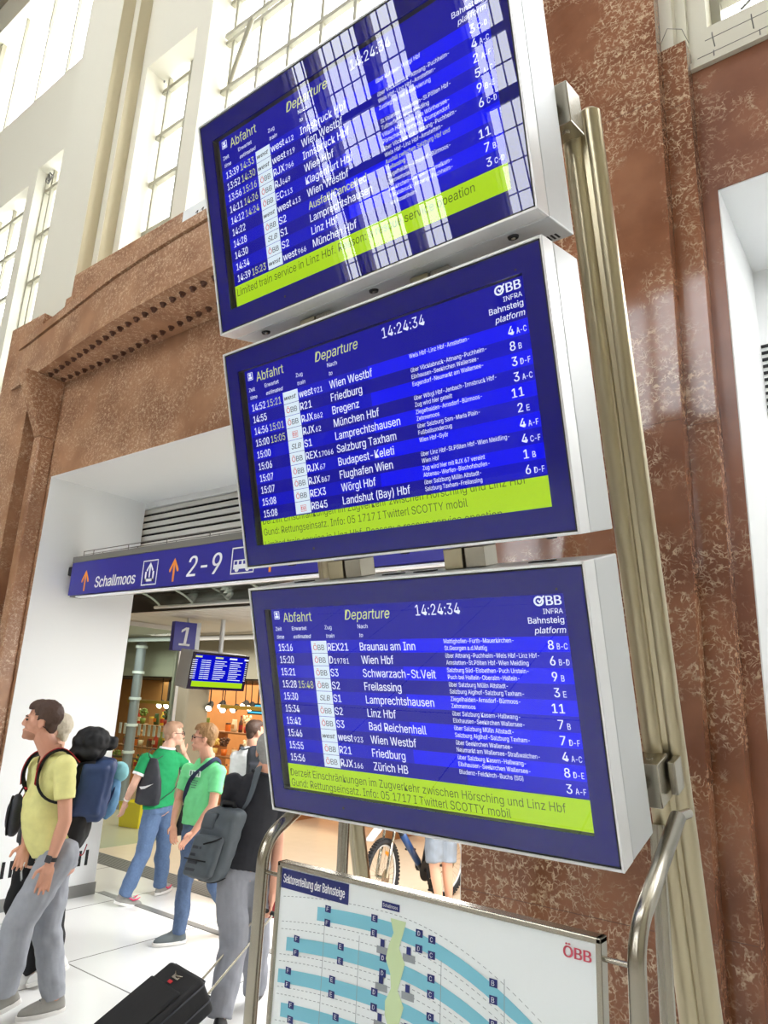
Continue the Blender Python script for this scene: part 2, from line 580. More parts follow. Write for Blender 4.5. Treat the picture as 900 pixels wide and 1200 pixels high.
def window(n, x0, x1, z0, z1, y, xs, zs, w=0.05):
    b = MB()
    for x in [x0 + w / 2, x1 - w / 2]: b.box((x - w / 2, y - 0.04, z0), (x + w / 2, y + 0.04, z1))
    for z in [z0 + w / 2, z1 - w / 2]: b.box((x0, y - 0.04, z - w / 2), (x1, y + 0.04, z + w / 2))
    for x in xs: b.box((x - 0.02, y - 0.025, z0), (x + 0.02, y + 0.025, z1))
    for z in zs: b.box((x0, y - 0.03, z - 0.028), (x1, y + 0.03, z + 0.028))
    o = struct(b.build('window_%d' % n, M['window_metal']))
    p = MB(); p.box((x0, y - 0.004, z0), (x1, y + 0.004, z1)); p.build('pane', M['window_pane'], o)
    return o


w1 = window(1, -7.10, -5.90, 6.47, H1 + 0.32, 4.0, (-6.82, -6.37), (7.25, 7.95, 8.65, 9.35))
w2 = window(2, -5.95, -2.85, 6.47, H2 + 0.32, 4.0, (-5.58, -5.1, -4.62, -4.15, -3.7, -3.22), (7.25, 7.95, 8.65, 9.35, 9.95))
w3 = window(3, -2.9, -1.85, 6.47, H1 + 0.32, 4.0, (-2.45, -2.1), (7.25, 7.95, 8.65, 9.35))
# lozenge leading in the small top corner panes, and a propped-open light
def lozenge(x, z, s, y, parent):
    b = MB()
    for p, q in (((-1, 0), (0, 1)), ((0, 1), (1, 0)), ((1, 0), (0, -1)), ((0, -1), (-1, 0))):
        b.cyl((x + p[0] * s, y - .012, z + p[1] * s), (x + q[0] * s, y - .012, z + q[1] * s), 0.011, None, 6)
    b.cyl((x, y - .012, z - s * .5), (x, y - .012, z + s * .5), 0.02, None, 8)
    b.build('lead_ornament', M['grey_paint'], parent)


lozenge(-6.96, 9.6, 0.13, 3.98, w1); lozenge(-5.76, 10.27, 0.17, 3.98, w2)
mb = MB(); mb.box((-5.58, 3.86, 9.25), (-4.62, 3.9, 9.30), Matrix.Translation((0, 0, 0))); mb.cyl((-5.56, 3.98, 8.7), (-5.15, 3.88, 9.28), 0.03, None, 8); mb.build('casement', M['window_metal'], w2)
mb = MB(); mb.cyl((-5.9, 3.93, 7.95), (-5.9, 3.93, 8.12), 0.012, None, 8); mb.cyl((-5.9, 3.93, 8.12), (-5.78, 3.90, 8.15), 0.014, None, 8); mb.build('window_handle', M['gap'], w2)
w4 = window(4, -10.0, -8.98, 4.6, 9.75, 4.08, (-9.80, -9.45), (5.3, 6.1, 6.9, 7.7, 8.5, 9.3))
w5 = window(5, -13.2, -10.18, 4.6, 9.55, 4.08, (-10.5, -11.0, -11.5, -12.0, -12.5), (5.3, 6.1, 6.9, 7.7, 8.5, 9.2))
w6 = window(6, -13.2, -9.15, 11.2, 14.3, 4.08, (-10.1, -11.1, -12.2), (), 0.06)
lozenge(-9.88, 9.5, 0.1, 4.05, w4); lozenge(-10.36, 9.36, 0.1, 4.05, w5)
w7 = window(7, -0.56, 2.5, 5.66, 9.5, 3.62, (-0.18, 0.3, 0.8, 1.3, 1.8), (5.98, 6.7, 7.4, 8.1, 8.8), 0.06)
mb = MB(); mb.cyl((-0.40, 3.60, 5.84), (-0.22, 3.60, 5.96), 0.008, None, 6); mb.cyl((-0.22, 3.60, 5.96), (-0.05, 3.60, 5.84), 0.008, None, 6); mb.build('lead_ornament', M['grey_paint'], w7)
# thin wires stretched on clips along the ledges
mb = MB()
mb.tube([(-0.56, 3.385, 5.52), (-0.3, 3.38, 5.515), (0.3, 3.38, 5.52), (1.5, 3.38, 5.52)], 0.002, 6)
mb.tube([(-0.60, 3.36, 5.40), (-0.3, 3.355, 5.395), (0.3, 3.355, 5.40), (1.5, 3.355, 5.40)], 0.002, 6)
for x, z in ((-0.52, 5.52), (-0.33, 5.515), (-0.1, 5.52), (-0.52, 5.40), (-0.3, 5.395), (-0.05, 5.40)):
    mb.cyl((x, 3.425, z - 0.03), (x, 3.365, z), 0.003, None, 6); mb.cyl((x, 3.37, z - 0.018), (x, 3.37, z + 0.018), 0.003, None, 6)
mb.tube([(-0.77, 3.29, 5.53), (-0.72, 3.27, 5.60), (-0.65, 3.28, 5.56), (-0.63, 3.33, 5.50)], 0.002, 6)
o = mb.build('bird_deterrent_wire', M['grey_paint']); tag(o, 'thin wires on small clips along the cream ledge above the near portal', 'wire')

# the rest of the hall: opposite wall with tall leaded windows, ends and roof
OY = -12.0
mb = MB()
def hole_wall(b, x0, x1, z0, z1, holes):
    hs = sorted(holes)
    cur = x0
    for (a, c, p, q) in hs:
        b.box((cur, OY - 0.5, z0), (a, OY, z1))
        b.box((a, OY - 0.5, z0), (c, OY, p)); b.box((a, OY - 0.5, q), (c, OY, z1))
        cur = c
    b.box((cur, OY - 0.5, z0), (x1, OY, z1))
BAYS = [(-10.75, -10.05, 5.35, 13.0), (-9.88, -8.52, 5.35, 13.8), (-8.3, -7.42, 5.35, 13.0), (-6.1, -5.2, 5.35, 13.4),
        (-5.05, -4.28, 9.75, 13.6), (-4.15, -3.1, 9.6, 13.9), (-2.95, -2.1, 9.6, 13.6), (-0.6, 0.2, 5.4, 13), (0.4, 1.8, 5.4, 13.8), (2.0, 2.8, 5.4, 13)]
hole_wall(mb, -26, 9, 0, 15, BAYS)
mb.box((-26, OY + .0, 0), (9, OY + 0.02, 4.9))
struct(mb.build('wall_front', M['hall_far']))
k = 8
for (a, c, p, q) in BAYS:
    n = 2 if c - a < 1.1 else 4
    xs = [a + (c - a) * i / (n + 1) for i in range(1, n + 1)]
    zs = []
    z = p + 0.62
    while z < q - 0.2:
        zs.append(z); z += 0.62
    b = MB()
    for x in (a, c): b.box((x - 0.03, OY - 0.30, p), (x + 0.03, OY - 0.22, q))
    for x in xs: b.box((x - 0.011, OY - 0.28, p), (x + 0.011, OY - 0.24, q))
    for i, z in enumerate(zs): b.box((a, OY - 0.28, z - 0.011), (c, OY - 0.24, z + 0.011))
    if p < 6: b.box((a, OY - 0.30, 7.72), (c, OY - 0.2, 7.98)); b.box((a, OY - 0.30, 9.0), (c, OY - 0.2, 9.15))
    o = struct(b.build('window_%d' % k, M['grey_paint']))
    b = MB(); b.box((a, OY - 0.262, p), (c, OY - 0.258, q)); b.build('pane', M['window_pane'], o)
    k += 1
mb = MB(); mb.box((-26, -12.5, 0), (-25.8, 14, 15)); struct(mb.build('wall_far_left', M['hall_far']))
mb = MB(); mb.box((9, -12.5, 0), (9.2, 14, 15)); struct(mb.build('wall_far_right', M['cream']))
mb = MB()                                                     # unseen roof; its long skylight is added and sized for soft top light
mb.box((-26, -12.5, 15), (9.2, -2.6, 15.3)); mb.box((-26, -0.4, 15), (9.2, 4.6, 15.3)); mb.box((-26, -2.6, 15), (-13, -0.4, 15.3)); mb.box((3, -2.6, 15), (9.2, -0.4, 15.3))
struct(mb.build('ceiling', M['hall_far']))
mb = MB()
for i in range(9): mb.box((-13 + i * 2 - 0.05, -2.6, 15.05), (-13 + i * 2 + 0.05, -0.4, 15.25))
o = struct(mb.build('window_29', M['window_metal']))
mb = MB(); mb.box((-13, -2.6, 15.14), (3, -0.4, 15.16)); mb.build('pane', M['window_pane'], o)
mb = MB(); mb.box((-26, 14, -0.2), (9.2, 14.2, 5)); mb.box((-7.1, 4.5, 4.5), (9.2, 14, 4.6)); mb.box((-26, 4.5, 4.5), (-7.1, 14, 4.6)); mb.box((-26, 4.5, 0), (-25.8, 14, 4.5))
mb.box((-1.2, 4.55, 0), (-1.0, 14, 4.5))
struct(mb.build('wall_far_back', M['white_wall']))
# ------------------------------------------------------------------ lettering
import os
_txt = bpy.data.curves.new('lettering', 'FONT')
_txo = bpy.data.objects.new('lettering_source', _txt)
CAPH = 0.682
try:                                                     # the sans-serif that ships inside Blender; else its built-in face
    _f = os.path.join(bpy.utils.system_resource('DATAFILES'), 'fonts', 'Inter.woff2')
    if os.path.exists(_f):
        _txt.font = bpy.data.fonts.load(_f)
        CAPH = 0.5087
except Exception:
    CAPH = 0.682


def text_faces(s, size=1.0, shear=0.0, bold=0.0, res=3):
    """outline of a line of writing as (verts2d, faces, width)"""
    key = (s, shear, bold, res)
    if key not in text_faces.cache:
        _txt.body, _txt.size, _txt.shear, _txt.offset, _txt.resolution_u = s, 1.0, shear, bold, res
        _txo.data = _txt
        if _txo.name not in COL.objects: COL.objects.link(_txo)
        bpy.context.view_layer.update()
        dg = bpy.context.evaluated_depsgraph_get()
        me = bpy.data.meshes.new_from_object(_txo.evaluated_get(dg))
        vs = [(v.co.x, v.co.y) for v in me.vertices]
        fs = [tuple(p.vertices) for p in me.polygons]
        bpy.data.meshes.remove(me)
        x0 = min([v[0] for v in vs] or [0]); x1 = max([v[0] for v in vs] or [0])
        text_faces.cache[key] = ([(x - x0, y) for x, y in vs], fs, x1 - x0)
    vs, fs, w = text_faces.cache[key]
    return [(x * size, y * size) for x, y in vs], fs, w * size


text_faces.cache = {}


def put(mb, s, x, y, cap, width=None, align='l', mi=0, z=0.0, shear=0.0, bold=0.0, T=None, clip=None, squeeze=1.0):
    """write s with its baseline at (x, y) on the local xy plane; cap = height of capitals"""
    vs, fs, w = text_faces(s, cap / CAPH, shear)
    k = squeeze if width is None else width / w
    ox = x if align == 'l' else (x - w * k if align == 'r' else x - w * k / 2)
    t = bmesh.new()
    for d in ((0,) if not bold else (-bold * cap * 1.6, 0, bold * cap * 1.6)):      # heavier strokes: the outline set off to both sides
        bv = [t.verts.new((ox + a * k + d, y + b, z + (0 if d == 0 else .00025 if d > 0 else .00012))) for a, b in vs]
        for f in fs:
            try: t.faces.new([bv[i] for i in f])
            except ValueError: pass
    if clip:
        for yy, up in ((clip[0], False), (clip[1], True)):
            bmesh.ops.bisect_plane(t, geom=t.verts[:] + t.edges[:] + t.faces[:], plane_co=(0, yy, 0), plane_no=(0, 1 if up else -1, 0), clear_outer=True)
    mb.mi = mi
    mb.add_bm(t, T)
    mb.mi = 0


def quad(mb, x0, y0, x1, y1, z=0.0, mi=0, T=None):
    mb.mi = mi
    p = [Vector((x0, y0, z)), Vector((x1, y0, z)), Vector((x1, y1, z)), Vector((x0, y1, z))]
    if T is not None: p = [T @ q for q in p]
    mb.faces(p, [(0, 1, 2, 3)])
    mb.mi = 0


# ------------------------------------------------------------------ the departure boards
TILT = 0.2698
BW, BH, BD = 1.2, 0.7543, 0.2419
GAP = 0.0666
ORG = Vector((-1.8416, 1.2066, 3.9302))
TB = Matrix(((1, 0, 0), (0, -math.sin(TILT), -math.cos(TILT)), (0, math.cos(TILT), -math.sin(TILT)))).to_4x4()   # local x right, y up the board, z out
M['bezel'] = mat('blue_printed_glass', (20, 20, 122), 0.0, spec=0.75)
M['led_dark'] = emis('screen_dark_blue', (12, 12, 148), 1.0)
M['led_mid'] = emis('screen_blue', (10, 14, 190), 1.0)
M['led_bright'] = emis('screen_bright_blue', (8, 14, 240), 1.0)
M['led_white'] = emis('screen_white', (232, 238, 255), 1.0)
M['led_yellow'] = emis('screen_yellow', (206, 216, 130), 1.0)
M['led_lime'] = emis('screen_lime', (170, 214, 30), 1.0)
M['led_olive'] = emis('screen_ticker_letters', (62, 82, 26), 1.0)
M['led_logo'] = emis('screen_logo_field', (218, 234, 246), 1.0)
M['led_red'] = emis('screen_red', (205, 70, 70), 1.0)
M['led_grey'] = emis('screen_logo_letters', (62, 66, 78), 1.0)
M['front_pane'] = pane('board_front_glass', 0.0, 1.72)
LETTER = [M['led_white'], M['led_yellow'], M['led_logo'], M['led_red'], M['led_grey'], M['led_olive']]

NOW = '14:24:34'
B1 = dict(rows=[('13:39', '14:33', 'w', 'west', '412', 'Innsbruck Hbf', ['über Kufstein-Wörgl Hbf', ''], '3', 'C-D'),
    ('13:52', '14:30', 'w', 'west', '919', 'Wien Westbf', ['über Vöcklabruck-Attnang-Puchheim-', 'Wels Hbf-Linz Hbf-Amstetten-'], '4', 'A-C'),
    ('13:56', '15:16', 'o', 'RJX', '766', 'Innsbruck Hbf', ['Zustieg nur mit Reservierung', ''], '2', 'A-F'),
    ('14:11', '14:26', 'o', 'RJ', '649', 'Wien Hbf', ['St.Valentin-Amstetten-St.Pölten Hbf-', 'Tullnerfeld-Wien Meidling'], '5', 'A-C'),
    ('14:12', '14:24', 'o', 'EC', '113', 'Klagenfurt Hbf', ['Villach Hbf-Velden am Wörthersee-', 'Pörtschach Wörthers.-Krumpendorf'], '9', 'B-E'),
    ('14:22', '', 'w', 'west', '413', 'Wien Westbf', ['über Vöcklabruck-Attnang-Puchheim-', 'Wels Hbf-Linz Hbf-Amstetten-'], '6', 'C-D'),
    ('14:28', '', 'o', 'S2', '', 'Ausfall/Cancelled', ['Ausfall zwischen Salzburg Hbf und', 'Freilassing'], '', ''),
    ('14:30', '', 's', 'S1', '', 'Lamprechtshausen', ['Ziegelhaiden-Arnsdorf-Bürmoos-', 'Zehmemoos'], '11', ''),
    ('14:34', '', 'o', 'S2', '', 'Linz Hbf', ['Neukirchen-Gampern-Timelkam-', 'Vöcklabruck-Attnang-Puchheim-'], '7', 'B'),
    ('14:39', '15:23', 'w', 'west', '966', 'München Hbf', ['via Rosenheim', ''], '3', 'C-D')],
    ticker=[('Limited train service in Linz Hbf. Reason: a rescue service opeation', 0.634, 0.028, 0.94)])
B2 = dict(rows=[('14:52', '15:21', 'w', 'west', '921', 'Wien Westbf', ['Wels Hbf-Linz Hbf-Amstetten-', ''], '4', 'A-C'),
    ('14:55', '', 'o', 'R21', '', 'Friedburg', ['über Vöcklabruck-Attnang-Puchheim-', 'Elixhausen-Seekirchen Wallersee-'], '8', 'B'),
    ('14:56', '15:01', 'o', 'RJX', '862', 'Bregenz', ['Eugendorf-Neumarkt am Wallersee-', ''], '3', 'D-F'),
    ('15:00', '15:05', 'd', 'RJX', '62', 'München Hbf', ['über Wörgl Hbf-Jenbach-Innsbruck Hbf-', 'Zug wird hier geteilt'], '3', 'A-C'),
    ('15:00', '', 's', 'S1', '', 'Lamprechtshausen', ['Ziegelhaiden-Arnsdorf-Bürmoos-', 'Zehmemoos'], '11', ''),
    ('15:06', '', 'o', 'REX', '17066', 'Salzburg Taxham', ['über Salzburg Sam-Maria Plain-', 'Fußballsonderzug'], '2', 'E'),
    ('15:07', '', 'o', 'RJX', '67', 'Budapest-Keleti', ['Wien Hbf-Győr', ''], '4', 'A-F'),
    ('15:07', '', 'o', 'RJX', '867', 'Flughafen Wien', ['über Linz Hbf-St.Pölten Hbf-Wien Meidling-', 'Wien Hbf'], '4', 'C-F'),
    ('15:08', '', 'o', 'REX3', '', 'Wörgl Hbf', ['Zug wird hier mit RJX 67 vereint', 'Abtenau-Werfen-Bischofshofen-'], '1', 'B'),
    ('15:08', '', 'd', 'RB45', '', 'Landshut (Bay) Hbf', ['über Salzburg Mülln Altstadt-', 'Salzburg Taxham-Freilassing'], '6', 'D-F')],
    ticker=[('Derzeit Einschränkungen im Zugverkehr zwischen Hörsching und Linz Hbf', 0.609, 0.024, 0.98), ('Gund: Rettungseinsatz. Info: 05 1717 I Twitterl SCOTTY mobil', 0.647, 0.025, 0.80), ('Limited train service in Linz Hbf. Reason: a rescue service opeation', 0.689, 0.024, 0.90)])
B3 = dict(rows=[('15:16', '', 'o', 'REX21', '', 'Braunau am Inn', ['Mattighofen-Furth-Mauerkirchen-', 'St.Georgen a.d.Mattig'], '8', 'B-C'),
    ('15:20', '', 'o', 'D', '19781', 'Wien Hbf', ['über Attnang-Puchheim-Wels Hbf-Linz Hbf-', 'Amstetten-St.Pölten Hbf-Wien Meidling'], '6', 'B-D'),
    ('15:21', '', 'o', 'S3', '', 'Schwarzach-St.Veit', ['Salzburg Süd-Elsbethen-Puch Urstein-', 'Puch bei Hallein-Oberalm-Hallein-'], '9', 'B'),
    ('15:28', '15:48', 'o', 'S2', '', 'Freilassing', ['über Salzburg Mülln Altstadt-', 'Salzburg Aiglhof-Salzburg Taxham-'], '3', 'E'),
    ('15:30', '', 's', 'S1', '', 'Lamprechtshausen', ['Ziegelhaiden-Arnsdorf-Bürmoos-', 'Zehmemoos'], '11', ''),
    ('15:34', '', 'o', 'S2', '', 'Linz Hbf', ['über Salzburg Kasern-Hallwang-', 'Elixhausen-Seekirchen Wallersee-'], '7', 'B'),
    ('15:42', '', 'o', 'S3', '', 'Bad Reichenhall', ['über Salzburg Mülln Altstadt-', 'Salzburg Aiglhof-Salzburg Taxham-'], '7', 'D-F'),
    ('15:46', '', 'w', 'west', '923', 'Wien Westbf', ['über Seekirchen Wallersee-', 'Neumarkt am Wallersee-Straßwalchen-'], '4', 'A-C'),
    ('15:55', '', 'o', 'R21', '', 'Friedburg', ['über Salzburg Kasern-Hallwang-', 'Elixhausen-Seekirchen Wallersee-'], '8', 'D-E'),
    ('15:56', '', 'o', 'RJX', '166', 'Zürich HB', ['Bludenz-Feldkirch-Buchs (SG)', ''], '3', 'A-F')],
    ticker=[('Derzeit Einschränkungen im Zugverkehr zwischen Hörsching und Linz Hbf', 0.637, 0.026, 0.975), ('Gund: Rettungseinsatz. Info: 05 1717 I Twitterl SCOTTY mobil', 0.671, 0.026, 0.815)])

SX0, SX1, SY0, SY1 = 0.062, 1.134, 0.076, 0.678        # bezel opening (from the left, from the top)
LX0, LX1, LY1 = 0.075, 1.126, 0.690                    # lit area
REC = 0.024


def u_(u): return u - BW / 2
def v_(v): return BH - v


def board(i, label, data):
    off = [0, BH + GAP, 2 * (BH + GAP)][i]
    pos = ORG + Vector((BW / 2, 0, 0)) - Vector((0, -math.sin(TILT), math.cos(TILT))) * (off + BH)
    t = empty('departure_board', label, 'departure board', group='platform display totem', mat=Matrix.Translation(pos) @ TB)
    T = xf(t)
    hx, h = BW / 2, BH
    b = MB()                                           # rear case with its own seam to the door frame
    b.box((-hx, 0, -BD), (hx, h, -0.072), T); b.build('rear_case', M['alu'], t, bevel=0.004)
    b = MB()
    b.box((-hx + .004, 0.004, -0.0725), (hx - .004, h - .004, -0.0685), T); b.build('seam', M['gap'], t)
    b = MB()                                           # door frame: thin bright rim around the glass
    e = 0.007
    for a, c in (((-hx, 0, -.069), (-hx + e, h, 0)), ((hx - e, 0, -.069), (hx, h, 0)), ((-hx + e, 0, -.069), (hx - e, e, 0)), ((-hx + e, h - e, -.069), (hx - e, h, 0))): b.box(a, c, T)
    b.build('door_frame', M['alu_edge'], t, bevel=0.0015)
    b = MB()
    z = -0.0045
    for a, c in (((-hx + e, e, z - .004), (-hx + e + .006, h - e, z)), ((hx - e - .006, e, z - .004), (hx - e, h - e, z)), ((-hx + e, e, z - .004), (hx - e, e + .006, z)), ((-hx + e, h - e - .006, z - .004), (hx - e, h - e, z))): b.box(a, c, T)
    b.build('seal', M['black'], t)
    b = MB()                                           # blue printed border of the front glass
    i0 = e + .005
    z0, z1 = -0.0085, -0.004
    for a, c in (((-hx + i0, i0, z0), (u_(SX0), h - i0, z1)), ((u_(SX1), i0, z0), (hx - i0, h - i0, z1)), ((u_(SX0), i0, z0), (u_(SX1), v_(SY1), z1)), ((u_(SX0), v_(SY0), z0), (u_(SX1), h - i0, z1))): b.box(a, c, T)
    b.build('blue_border', M['bezel'], t)
    b = MB(); quad(b, u_(SX0), v_(SY1), u_(SX1), v_(SY0), -0.005, 0, T); b.build('front_glass', M['front_pane'], t)
    b = MB()                                           # black recess walls
    for a, c in (((u_(SX0) - .012, v_(SY1) - .016, -REC - .002), (u_(SX0), v_(SY0) + .01, z0)), ((u_(SX1), v_(SY1) - .016, -REC - .002), (u_(SX1) + .01, v_(SY0) + .01, z0)), ((u_(SX0), v_(SY1) - .016, -REC - .002), (u_(SX1), v_(SY1), z0)), ((u_(SX0), v_(SY0), -REC - .002), (u_(SX1), v_(SY0) + .01, z0))): b.box(a, c, T)
    b.build('recess', M['black'], t)
    # the screen: bands of blue, one lighter band per second train
    s = MB()
    zz = -REC
    quad(s, u_(SX0) - .02, v_(SY1) - .012, u_(LX0), v_(SY0) + .01, zz - .0002, 3, T)
    quad(s, u_(LX0), v_(0.186), u_(LX1), v_(SY0) + .012, zz, 0, T)
    quad(s, u_(LX1), v_(SY1) - .012, u_(SX1) + .01, v_(SY0) + .01, zz - .0002, 0, T)
    for r in range(10):
        y = 0.186 + 0.0407 * r
        for k in range(6):
            xa = LX0 + (LX1 - LX0) * k / 6; xb = LX0 + (LX1 - LX0) * (k + 1) / 6
            quad(s, u_(xa), v_(y + .0407), u_(xb), v_(y), zz, (1 if k < 3 else 2) if r % 2 == 0 else 1 if k > 3 else 0, T)
    ty = 0.186 + .407 + 0.004
    quad(s, u_(LX0), v_(ty), u_(LX1), v_(ty - .004), zz, 0, T)
    quad(s, u_(LX0), v_(LY1), u_(LX1), v_(ty), zz, 4, T)
    scr = s.build('screen', [M['led_dark'], M['led_mid'], M['led_bright'], M['black'], M['led_lime']], t)
    XF[scr.name] = T
    w = MB()
    zl = zz + .0006
    P = lambda s_, u, v, cap, **k: put(w, s_, u_(u), v_(v), cap, z=zl, T=T, **k)
    # header
    quad(w, u_(.089), v_(.112), u_(.113), v_(.086), zl, 0, T); quad(w, u_(.091), v_(.110), u_(.111), v_(.088), zl + .0002, 6, T)
    quad(w, u_(.095), v_(.098), u_(.106), v_(.090), zl + .0004, 0, T); quad(w, u_(.099), v_(.101), u_(.103), v_(.097), zl + .0004, 0, T); quad(w, u_(.093), v_(.108), u_(.109), v_(.101), zl + .0004, 0, T)
    P('Abfahrt', .130, .123, .031, width=.128, mi=1)
    P('Departure', .398, .123, .031, width=.176, mi=1, shear=.22)
    P(NOW, .668, .119, .031, width=.150)
    P('BB', 1.077, .106, .024, width=.041, bold=.025)
    for k in range(14):                                # the round O with its tick
        a = 2 * math.pi * k / 14 + .3; c = 2 * math.pi * (k + 1) / 14 + .3
        pr = lambda q, rr: T @ Vector((u_(1.0565) + math.cos(q) * rr * 1.08, v_(.0945) + math.sin(q) * rr, zl))
        w.faces([pr(a, .0135), pr(c, .0135), pr(c, .0085), pr(a, .0085)], [(0, 1, 2, 3)])
    w.faces([T @ Vector((u_(x), v_(y), zl + .0003)) for x, y in ((1.052, .094), (1.055, .090), (1.059, .0955), (1.071, .080), (1.0745, .082), (1.0595, .1015))], [(0, 1, 2, 3, 4, 5)])
    P('INFRA', 1.119, .128, .013, align='r')
    P('Bahnsteig', 1.119, .152, .016, align='r', bold=.008)
    P('platform', 1.121, .178, .016, align='r', shear=.2, bold=.008)
    for a, c, x in (('Zeit', 'time', .088), ('Erwartet', 'estimated', .165), ('Zug', 'train', .310), ('Nach', 'to', .446)):
        P(a, x, .151, .0125, bold=.006); P(c, x + .003, .178, .0125, shear=.2, bold=.006)
    for r, (tm, est, lg, tr, no, dst, via, pn, pl) in enumerate(data['rows']):
        y = .2195 + .0407 * r
        P(tm, .094, y, .0235, width=.0635, bold=.012)
        if est: P(est, .1665, y, .0235, mi=1, width=.0655)
        quad(w, u_(.243), v_(y + .0075), u_(.310), v_(y - .0318), zl, 2, T)
        if lg == 'o':
            put(w, 'Ö', u_(.252), v_(y - .002), .0172, mi=3, z=zl + .0004, T=T, bold=.01)
            put(w, 'BB', u_(.271), v_(y - .002), .0172, mi=4, z=zl + .0004, T=T, bold=.01, width=.028)
        elif lg == 's': put(w, 'SLB', u_(.256), v_(y - .003), .017, mi=4, z=zl + .0004, T=T, shear=.25, bold=.015, width=.043)
        elif lg == 'd':
            quad(w, u_(.266), v_(y + .001), u_(.290), v_(y - .020), zl + .0002, 3, T); quad(w, u_(.2675), v_(y - .0005), u_(.2885), v_(y - .0185), zl + .0004, 2, T)
            put(w, 'DB', u_(.2695), v_(y - .0035), .012, mi=3, z=zl + .0006, T=T, bold=.02, width=.017)
        else: put(w, 'west', u_(.249), v_(y - .0045), .0145, mi=4, z=zl + .0004, T=T, shear=.3, bold=.03, width=.052)
        P(tr, .314, y, .0235, squeeze=.86, bold=.012)
        if no:
            wd = text_faces(tr, .0235 / CAPH)[2] * .88
            P(no, .313 + wd + .005, y, .0165, bold=.006, squeeze=.88)
        P(dst, .446, y, .0245, mi=1 if 'Cancel' in dst else 0, squeeze=.84, bold=.008)
        for k, line in enumerate(via):
            if line: P(line, .753, y - .0190 + .0195 * k, .0122, mi=1 if 'Ausfall' in line or line == 'Freilassing' and i == 0 else 0, squeeze=.80, bold=.004)
        if pn:
            P(pn, 1.067 if len(pn) == 1 else 1.056, y, .0235, bold=.012, squeeze=.95)
            if pl: P(pl, 1.119 if len(pl) > 1 else 1.100, y, .0155, align='r', bold=.008, width=.028 if len(pl) > 1 else .0085)
    for s_, v, cap, x1 in data['ticker']:
        P(s_, .084, v, cap * .92, width=x1, mi=5, clip=(v_(LY1 - .001), v_(ty)))
    w.build('lettering', LETTER + [M['led_mid']], scr, recalc=False)
    # underside: round black screw bosses and a small vent; top: screws; front: sensor dots
    for x in (-hx + .12, 0.0, hx - .12):
        b = MB()
        c0 = T @ Vector((x, 0, -.105)); dn = T.to_3x3() @ Vector((0, -1, 0))
        b.cyl(c0 - dn * .001, c0 + dn * .006, .016, .014, 16); b.build('screw_boss', M['black'], t)
        b = MB(); b.cyl(c0 + dn * .006, c0 + dn * .0075, .006, .005, 10); sc = b.build('screw_head', M['steel'], t)
    b = MB()
    for k in range(5): b.box((hx - .085 + .012 * k, -.0008, -BD + .02), (hx - .079 + .012 * k, .001, -BD + .055), T)
    b.build('vent', M['gap'], t)
    for x in (-hx + .16, -.06, .06, hx - .16):
        b = MB(); b.box((x - .035, h + .0005, -.13), (x + .035, h + .0035, -.10), T); b.build('top_lug', M['gap'], t)
    for cu, cv, cr in ((1.118, .064, .003), (.32, .71, .004)):
        b = MB(); b.cyl(T @ Vector((u_(cu), v_(cv), -.0045)), T @ Vector((u_(cu), v_(cv), -.003)), cr, None, 10); b.build('sensor', M['black'], t)
    return t


boards = [board(0, 'topmost blue departure board, mirroring bright windows, Innsbruck Hbf in its first row', B1),
          board(1, 'middle blue departure board, Wien Westbf in its first row and Landshut (Bay) Hbf last', B2),
          board(2, 'lowest blue departure board, Braunau am Inn in its first row and Zürich HB last', B3)]

# ------------------------------------------------------------------ steel frame that carries the boards
NT = Vector((0, math.cos(TILT), math.sin(TILT)))
UT = Vector((0, -math.sin(TILT), math.cos(TILT)))


def bp(u, v, o):
    return ORG + Vector((u, 0, 0)) - UT * v + NT * o


fr = empty('steel_frame', 'leaning twin-post stainless steel frame carrying the three departure boards', 'post frame', (-1.24, 2.65, 0))


def floor_v(o):                      # length down the leaning frame to the floor
    return (ORG + NT * o).z / math.cos(TILT)


